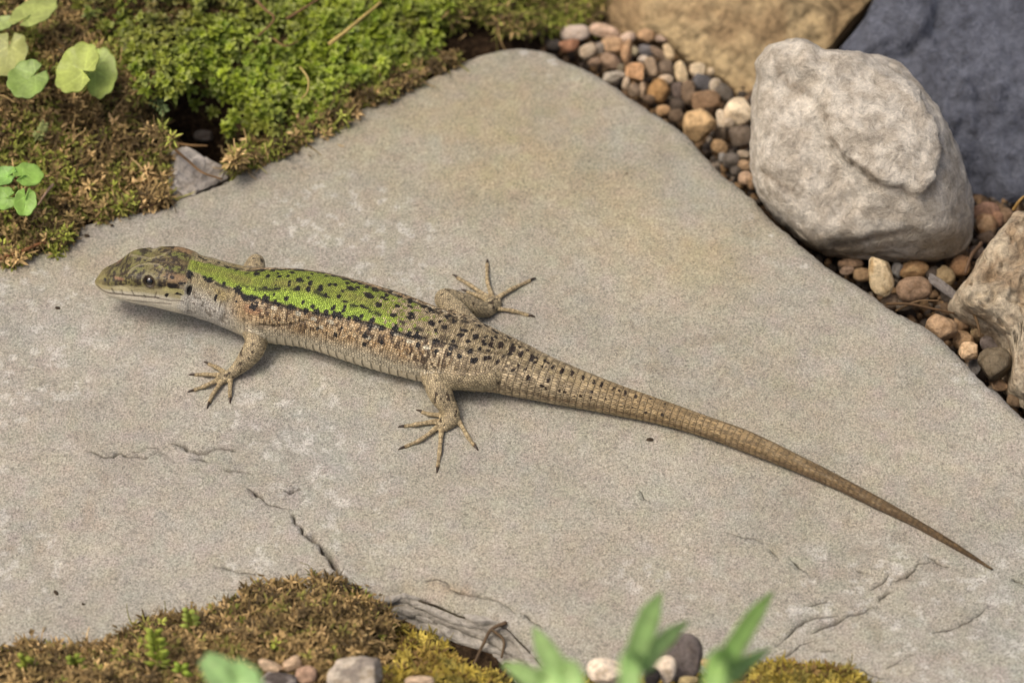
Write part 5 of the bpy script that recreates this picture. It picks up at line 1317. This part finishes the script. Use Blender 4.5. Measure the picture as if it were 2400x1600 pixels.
neckp = smooth01((600 - xb) / 60); flank = lerp(flank, lerp(sr((172, 158, 118)), sr((206, 200, 186)), smooth01((-(arc - dl) - 0.001) / 0.0035)[:, None]), neckp[:, None])
bk = np.tile(sr((160, 186, 66)), (nV, 1))
mid = 0.8 * smooth01((thm - 1.12) / 0.4)[:, None]; bk = lerp(bk, sr((142, 148, 62)), mid)
bk = lerp(bk, sr((128, 118, 66)), (0.6 * smooth01((thm - 1.3) / 0.25) * smooth01((nz3 + 0.2) / 0.5))[:, None])
bk = lerp(bk, sr((126, 134, 54)), (0.7 * smooth01((1.5 - thm) / 0.2) * (~left))[:, None]); bk = bk * (1 + 0.16 * nz3)[:, None]  # far half of the back turned olive: its shading is painted in
isup = smooth01((arc - dl + 0.00012 * nz2) / 0.00035)
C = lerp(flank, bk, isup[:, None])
rear = np.tile(sr((180, 162, 128)), (nV, 1)) * (1 + 0.2 * nz1)[:, None]
rear = lerp(rear, sr((148, 132, 92)), (0.6 * smooth01((thm - 0.7) / 0.6))[:, None])
rear = lerp(rear, sr((196, 176, 142)), (smooth01((nz2 - 0.1) / 0.3) * 0.5)[:, None])
rear = lerp(rear, sr((190, 178, 144)), (0.8 * smooth01((-thm - 0.45) / 0.4) * (1 - smooth01((xb - 1500) / 300)))[:, None])
rf = smooth01((xb - lerp(1015, 930, smooth01((thm - 0.75) / 0.5)) + 60 * nz1 + 120 * nz2 + 30 * nz3) / 40)
C = lerp(C, rear, rf[:, None])
tl_ = smooth01((xb - 1250) / 300)
tc = lerp(sr((168, 144, 102)), sr((112, 90, 58)), smooth01((xb - 1500) / 700)[:, None])
tc = lerp(tc, sr((176, 158, 116)), (0.6 * smooth01((-thm - 0.2) / 0.4) * (1 - smooth01((xb - 1600) / 300)))[:, None])
C = lerp(C, tc, tl_[:, None])
# long dark lines on the side of the tail
lat = np.exp(-((thm + 0.05) / 0.16) ** 2) + 0.7 * np.exp(-((thm - 0.28) / 0.10) ** 2) * smooth01((xb - 1500) / 200) + 0.6 * np.exp(-((thm + 0.42) / 0.08) ** 2) * smooth01((xb - 1500) / 200)
C = lerp(C, sr((92, 62, 34)), (np.clip(lat, 0, 1) * smooth01((xb - 1180) / 120) * (0.42 + 0.22 * smooth01((nz1 + 0.2) / 0.5)))[:, None])
# small dark dashes between the scales of flank, hips and tail root
an = vnoise(np.c_[s_ * 2900, arc * 1500, 0 * s_], 331) + 0.5 * vnoise(np.c_[s_ * 1500, arc * 1200, 0 * s_ + 5], 332)
lg = vnoise(np.c_[s_ * 420, arc * 2600, 0 * s_], 334); an = lerp(an, 0.5 * an + 0.8 * lg, smooth01((xb - 1220) / 200))
zone = np.clip(np.exp(-((-(arc - dl) - 0.0022) / 0.0030) ** 2) * smooth01((xb - 590) / 40) * (1 - smooth01((xb - 1020) / 80)) + 0.5 * smooth01((xb - 980) / 60) * smooth01((thm + 0.5) / 0.2), 0, 1) * (1 - 0.45 * smooth01((xb - 1180) / 250)) * (1 - isup * (1 - rf))
C = lerp(C, sr((58, 40, 25)), (0.85 * zone * smooth01((an - 0.16) / 0.22))[:, None])
C = lerp(C, sr((214, 196, 160)), (0.5 * zone * smooth01((-an - 0.35) / 0.2))[:, None])
# head
ht = smooth01((thm - 0.46 + 0.10 * nz1) / 0.16)
hc = lerp(sr((168, 158, 118)), sr((208, 200, 178)), smooth01((-thm + 0.34) / 0.22)[:, None])
nz4 = fbm(LV * 1500, 2, 305); top = lerp(sr((114, 108, 64)), sr((88, 80, 48)), smooth01((nz1 + 0.6 * nz4 + 0.1) / 0.3)[:, None]); top = lerp(top, sr((112, 92, 62)), (0.6 * smooth01((xb - 330) / 90))[:, None])
top = lerp(top, sr((44, 34, 24)), (0.88 * smooth01((nz2 + 0.5 * nz4 - 0.02) / 0.16))[:, None])
hc = lerp(hc, top, ht[:, None])
hf_ = (1 - smooth01((xb - 432 + 12 * nz1) / 16)); C = lerp(C, hc, hf_[:, None])
C = lerp(C, sr((150, 138, 92)), ((1 - smooth01((xb - 240) / 40)) * smooth01((thm + 0.2) / 0.3) * 0.5)[:, None])
def dab(px, py, rx, ry, col, amt=1.0, hard=0.4, noise=0.25, rot=0.0, one=False):
    global C
    s0, a0, k = pick(px, py); m = body & (np.abs(s_ - s0) < (rx + ry) * MPX * 1.6)
    if one: m &= (left == left[k]) | (thm > 1.35)
    dx, dy = (s_[m] - s0) / MPX, (arc[m] - a0) / MPX * 0.86
    if rot: c_, s__ = math.cos(math.radians(rot)), math.sin(math.radians(rot)); dx, dy = dx * c_ - dy * s__, dx * s__ + dy * c_
    r = np.hypot(dx / rx, dy / ry) + noise * nz2[m] * 1.2
    C[m] = lerp(C[m], sr(col), (amt * (1 - smooth01((r - 1 + hard) / hard)))[:, None])
# soft patches of the head and shoulder
dab(412, 632, 26, 9, (122, 136, 58), 0.45, 0.6, 1.2); dab(415, 652, 34, 12, (150, 122, 88), 0.8, 0.6, 0.5)
dab(405, 681, 36, 9, (194, 186, 124), 0.7, 0.6, 0.4); dab(330, 690, 40, 7, (204, 196, 164), 0.5, 0.6, 0.3); dab(285, 676, 30, 8, (206, 196, 156), 0.6, 0.6); dab(350, 641, 24, 6, (140, 132, 98), 0.5, 0.6, 0.6)
dab(320, 628, 18, 7, (110, 116, 52), 0.35, 0.7, 0.9); dab(278, 652, 20, 5, (150, 112, 86), 0.7, 0.6, 0.4); dab(586, 725, 22, 12, (160, 118, 84), 0.7, 0.5, 0.4)
dab(520, 690, 26, 18, (166, 146, 86), 0.6, 0.7, 0.4)
# pale row under the dark flank spots
for x, y in [(735, 747), (752, 765), (775, 755), (860, 790), (880, 765), (700, 735), (640, 722), (960, 800), (1000, 815), (930, 782)]: dab(x, y, 12, 5, (212, 206, 180), 0.7, 0.5, 0.4)
# rows of black scales: along the edge of the green and along the spine
ch = vnoise(np.c_[s_ * 900, 0 * s_, 0 * s_ + 3], 341) + 0.6 * nz2
rowm = np.exp(-((arc - dl + 0.00015) / (0.00030 + 0.00016 * ch)) ** 2) * smooth01((ch + 0.28) / 0.22) * smooth01((xb - 470) / 30) * (1 - smooth01((xb - 1080) / 60)) * body
C = lerp(C, sr((24, 18, 13)), (0.92 * rowm)[:, None])
MIDR = np.array([pick(*p)[:2] for p in [(560, 638), (600, 643), (660, 650), (720, 662), (784, 668), (825, 677), (860, 690), (900, 700), (950, 716), (1000, 734)]])
mr_ = np.interp(s_, MIDR[:, 0], MIDR[:, 1]); ch2 = vnoise(np.c_[s_ * 700, arc * 500, 0 * s_ + 9], 343) + 0.7 * nz2
rowm = np.exp(-((arc - mr_) / 0.00045) ** 2) * smooth01((ch2 - 0.02) / 0.2) * smooth01((xb - 540) / 30) * (1 - smooth01((xb - 1040) / 60)) * (body & left)
C = lerp(C, sr((30, 24, 14)), (0.9 * rowm)[:, None])
# neck speckles
C = lerp(C, sr((92, 74, 50)), (0.6 * smooth01((an - 0.35) / 0.2) * smooth01((xb - 445) / 15) * (1 - smooth01((xb - 600) / 30)) * (1 - isup) * smooth01((thm + 0.35) / 0.3) * body)[:, None])
BLK = (24, 18, 13); BRN = (58, 38, 22)
def zz(ox, oy, k, rows, col, sc=1.0, one=True):
    for r in rows:
        x, y, rx = r[0], r[1], r[2]; ry = r[3] if len(r) > 3 else rx
        dab(ox + k * x, oy + k * y, max(0.98 * k * rx * sc, 3.6), max(0.98 * k * ry * sc, 3.4), col, 1.0, 0.28, 0.65, one=one)
zz(560, 580, 0.3443, [(80, 340, 55, 18), (185, 355, 30), (255, 375, 35, 18), (355, 405, 35, 20), (240, 320, 12), (325, 345, 18), (430, 372, 14), (500, 395, 16), (450, 430, 30, 22), (530, 435, 30, 20), (590, 445, 25, 18), (640, 410, 18), (650, 455, 28, 20), (715, 415, 16, 25),
    (690, 460, 22), (750, 475, 20), (800, 485, 30, 20), (830, 470, 18), (915, 490, 20), (890, 540, 25), (975, 545, 18), (1065, 550, 25), (1040, 580, 18), (1160, 590, 22), (1215, 600, 35, 25), (1340, 640, 25), (1220, 660, 18), (540, 550, 22, 16), (655, 595, 16), (700, 550, 12), (860, 600, 22),
    (855, 660, 16), (970, 640, 18), (1345, 710, 16), (1440, 690, 16), (1500, 740, 18), (1575, 705, 16), (1610, 770, 20), (1690, 750, 28, 18), (1765, 780, 15), (1430, 725, 15)], BLK, one=False)
zz(560, 580, 0.3443, [(55, 175, 20, 12), (120, 180, 22, 14), (195, 195, 18), (275, 195, 28, 14), (335, 195, 14), (345, 235, 10), (415, 220, 24), (490, 240, 20), (470, 205, 12), (560, 270, 20), (650, 255, 35, 15), (770, 280, 45, 25), (700, 295, 15), (870, 310, 35, 15), (890, 330, 40, 18), (985, 345, 30, 15),
    (950, 385, 28, 12), (1085, 400, 25, 15), (1160, 400, 30, 12), (1180, 460, 40, 18), (1280, 445, 25, 12), (1310, 520, 30, 18), (1400, 540, 25, 14), (1470, 500, 22), (1530, 560, 28, 16), (1610, 605, 20), (1490, 600, 12), (1690, 600, 12), (1750, 610, 14), (1665, 635, 10), (1715, 660, 18), (1780, 670, 20), (1820, 630, 12),
    (1860, 660, 10), (1850, 720, 18), (1915, 730, 18), (1910, 675, 12), (1965, 700, 10), (1985, 770, 16), (1905, 800, 10), (1870, 830, 14), (1970, 885, 16), (1410, 470, 16), (1340, 560, 14), (1560, 640, 14), (1640, 690, 12), (1460, 640, 14), (1800, 740, 12), (1700, 700, 12)], (34, 26, 16))
zz(180, 540, 0.2806, [(945, 370, 30), (1105, 410, 45, 22), (1225, 460, 25), (1345, 500, 45, 35), (1450, 570, 75, 25), (1580, 580, 35), (1680, 605, 40, 20), (1475, 640, 25), (800, 465, 38, 22), (690, 455, 34, 20), (745, 540, 20), (845, 530, 30, 10), (795, 390, 18), (1160, 560, 15, 25), (1330, 590, 12),
    (870, 440, 30, 14), (1050, 232, 30, 6), (1110, 270, 14), (1180, 265, 14), (1260, 310, 25, 10), (1340, 330, 20, 10), (1420, 355, 22, 16), (1500, 360, 30, 22), (1595, 380, 22), (1690, 385, 32, 18), (1765, 380, 18), (1665, 415, 10), (1780, 430, 12), (1865, 415, 25), (1955, 440, 25), (2045, 475, 25, 15), (2110, 455, 20)], BLK)
zz(1140, 800, 0.2636, [(40, 30, 22), (125, 45, 28), (215, 95, 25, 35), (300, 120, 20), (300, 45, 14), (360, 75, 10), (390, 175, 16), (450, 145, 8), (520, 170, 16), (530, 220, 22, 18), (595, 220, 14, 20), (670, 260, 18, 28), (760, 285, 16, 38), (865, 320, 14, 22), (1025, 375, 12, 20), (1130, 410, 12), (1180, 440, 10), (1240, 445, 12, 16),
    (20, 150, 30, 15), (105, 185, 14, 22), (180, 215, 14), (240, 250, 14), (290, 210, 10), (370, 320, 20), (545, 350, 18), (490, 390, 20, 10), (530, 420, 18, 8), (350, 250, 10), (645, 440, 14, 20), (690, 450, 18, 8), (785, 480, 10), (840, 480, 10), (930, 500, 14), (940, 450, 10), (1065, 515, 12), (1300, 590, 10), (1420, 630, 14, 6), (1560, 645, 14, 6), (960, 350, 10), (1460, 510, 10), (1590, 550, 10), (1330, 480, 9)], (46, 32, 18))
dab(446, 681, 7, 15, (22, 17, 12), 1.0, 0.4, 0.1); dab(247, 656, 6, 5, (24, 20, 14), 1.0, 0.5, 0.1)
def inkl(d, w, col, amt): 
    global C
    C = lerp(C, sr(col), (amt * np.exp(-(d / w) ** 2) * body)[:, None])
inkl(md_, 0.00020, (70, 56, 42), 0.85); inkl(pld, 0.00015, (64, 50, 34), 0.7); inkl(bd_, 0.00014, (176, 164, 128), 0.45); inkl(al_, 0.00030, (84, 70, 54), 0.6); inkl(cl_, 0.0004, (110, 92, 66), 0.5)
ring_e = np.exp(-((eyed - 0.00090) / 0.00013) ** 2) * hd; C = lerp(C, sr((46, 36, 26)), (0.9 * ring_e)[:, None])
ring_e = np.exp(-((eyed - 0.00128) / 0.00017) ** 2) * hd; C = lerp(C, sr((186, 176, 132)), (0.25 * ring_e)[:, None])
ring_e = (eyed < 0.0010) & hd; C[ring_e] = lerp(C[ring_e], sr((60, 48, 34)), 0.8)
# limbs
lb = ~body & ~toe
lc = np.tile(sr((172, 156, 122)), (nV, 1)) * (1 + 0.3 * nz1 + 0.3 * nz2)[:, None]
lc = lerp(lc, sr((190, 176, 142)), (0.7 * smooth01((-NV[:, 2] + 0.1) / 0.5))[:, None])
vo = fbm(LV * 1500 + 31.0, 2, 311); lc = lerp(lc, sr((52, 38, 24)), (0.9 * smooth01((vo - 0.36) / 0.12) * smooth01((NV[:, 2] + 0.2) / 0.3))[:, None])
C[lb] = lc[lb]
tcx = np.tile(sr((204, 184, 142)), (nV, 1)); band = 0.5 + 0.5 * np.sin(lt * 46)
tcx = lerp(tcx, sr((120, 96, 62)), (0.55 * smooth01((band - 0.6) / 0.3) * smooth01((NV[:, 2] - 0.1) / 0.4))[:, None])
tcx = lerp(tcx, sr((92, 70, 46)), (0.6 * smooth01((lt - 0.9) / 0.1))[:, None]); C[toe] = tcx[toe]
# blend the pigment where limbs leave the trunk
bl_ = np.full((nV, 1), 0.0); C0 = C.copy()
near = np.abs(best - 0.93 * ra_) < 0.25
for _ in range(4):
    C0 = lap(C0)
C = np.where((near & (xb < 1300))[:, None] & lb[:, None], lerp(C, C0, 0.6), C)
# ---- scale coordinates
cell_f = np.interp(xf, [226, 430, 470, 600, 1150, 1190, 2325], [0.0006, 0.00045, 0.00030, 0.00031, 0.00034, 0.00060, 0.00055]); su_f = np.r_[0, np.cumsum(np.diff(sf) / cell_f[1:])]
nar = np.interp(xf, [226, 430, 470, 1150, 1190, 2325], [8, 14, 21, 21, 9, 7])
suv = np.c_[np.interp(s_, sf, su_f), thm * nar[bi] , np.zeros(nV)]
scs = np.where(body, lerp(0.25, 0.85, smooth01((xb - 430) / 25)), 0.8) * np.where(body, 1 - 0.75 * belly, 1)
tl2 = smooth01((xb - 1180) / 30) * body; suv[:, 0] = np.where(tl2 > 0.5, ru, suv[:, 0]); 
fl_ = body & (arc < dl) & (xb > 600) & (xb < 1160); suv[fl_] = suv[fl_] * 0.68 + 200
suv = np.where(lb[:, None], (LV + LV[:, [2, 2, 2]] * [0.5, 0.8, 0]) * 2300 + 40, suv); suv = np.where(toe[:, None], np.c_[lt * 16, lang * 2.2, 0 * lt], suv)
me_.materials.clear()
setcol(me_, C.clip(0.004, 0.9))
for nm_, arr in (("suv", suv), ("ring", np.c_[ru, rs, scs])):
    at = me_.attributes.new(nm_, 'FLOAT_VECTOR', 'POINT'); at.data.foreach_set("vector", np.asarray(arr, np.float32).ravel())
me_.vertices.foreach_set("co", LV.astype(np.float32).ravel()); me_.polygons.foreach_set("use_smooth", np.full(len(me_.polygons), True)); me_.update()
liz = empty("lizard", P(800, 780, 0.0)); tag(liz, "green-backed wall lizard with black spots and long brown tail on the flagstone", "lizard")
lb_o = obj("body", me_, M["skin"]); child(lb_o, liz)
# eyes
def eye(k, sgn):
    cpos = LV[k] ; nrm_ = norm(NV[k]); 
    S, F = ico(4); d = S @ nrm_
    Ce = np.tile(sr((70, 52, 32)), (len(S), 1)); Ce = np.where((d > 0.60)[:, None], sr((58, 40, 24)), Ce); Ce = np.where((d > 0.72)[:, None], sr((10, 8, 7)), Ce)
    Ce = np.where(((d > 0.42) & (d < 0.56))[:, None], sr((120, 94, 56)), Ce)
    me = make_mesh("eye", S * 0.00092 * np.array([1.0, 1.0, 0.9]), F); setcol(me, Ce)
    o = obj("eye", me, M["eye"]); o.location = (cpos - nrm_ * 0.00038).tolist(); child(o, liz)
kk = np.where(hd)[0]
eL = kk[(np.hypot(s_[kk] - es, arc[kk] - ea) + 1.0 * (~left[kk])).argmin()]; eR = kk[(np.hypot(s_[kk] - es, arc[kk] - ea) + 1.0 * left[kk]).argmin()]
eye(eL, 1); eye(eR, -1)
# claws
for p, d, r in CLAWS:
    path = np.array([p - d * 0.0002, p + d * 0.0004 + [0, 0, 0.00018], p + d * 0.0009 + [0, 0, 0.00008], p + d * 0.00125 - [0, 0, 0.00018]])
    q = spline(path, 10); q[:, 2] = np.maximum(q[:, 2], 0.00012)
    V, F = tube(q, np.linspace(r * 0.75, 0.00006, 10), 8); me = make_mesh("claw", V, F); setcol(me, np.tile(sr((56, 42, 28)), (len(V), 1)))
    child(obj("claw", me, M["claw"]), liz)
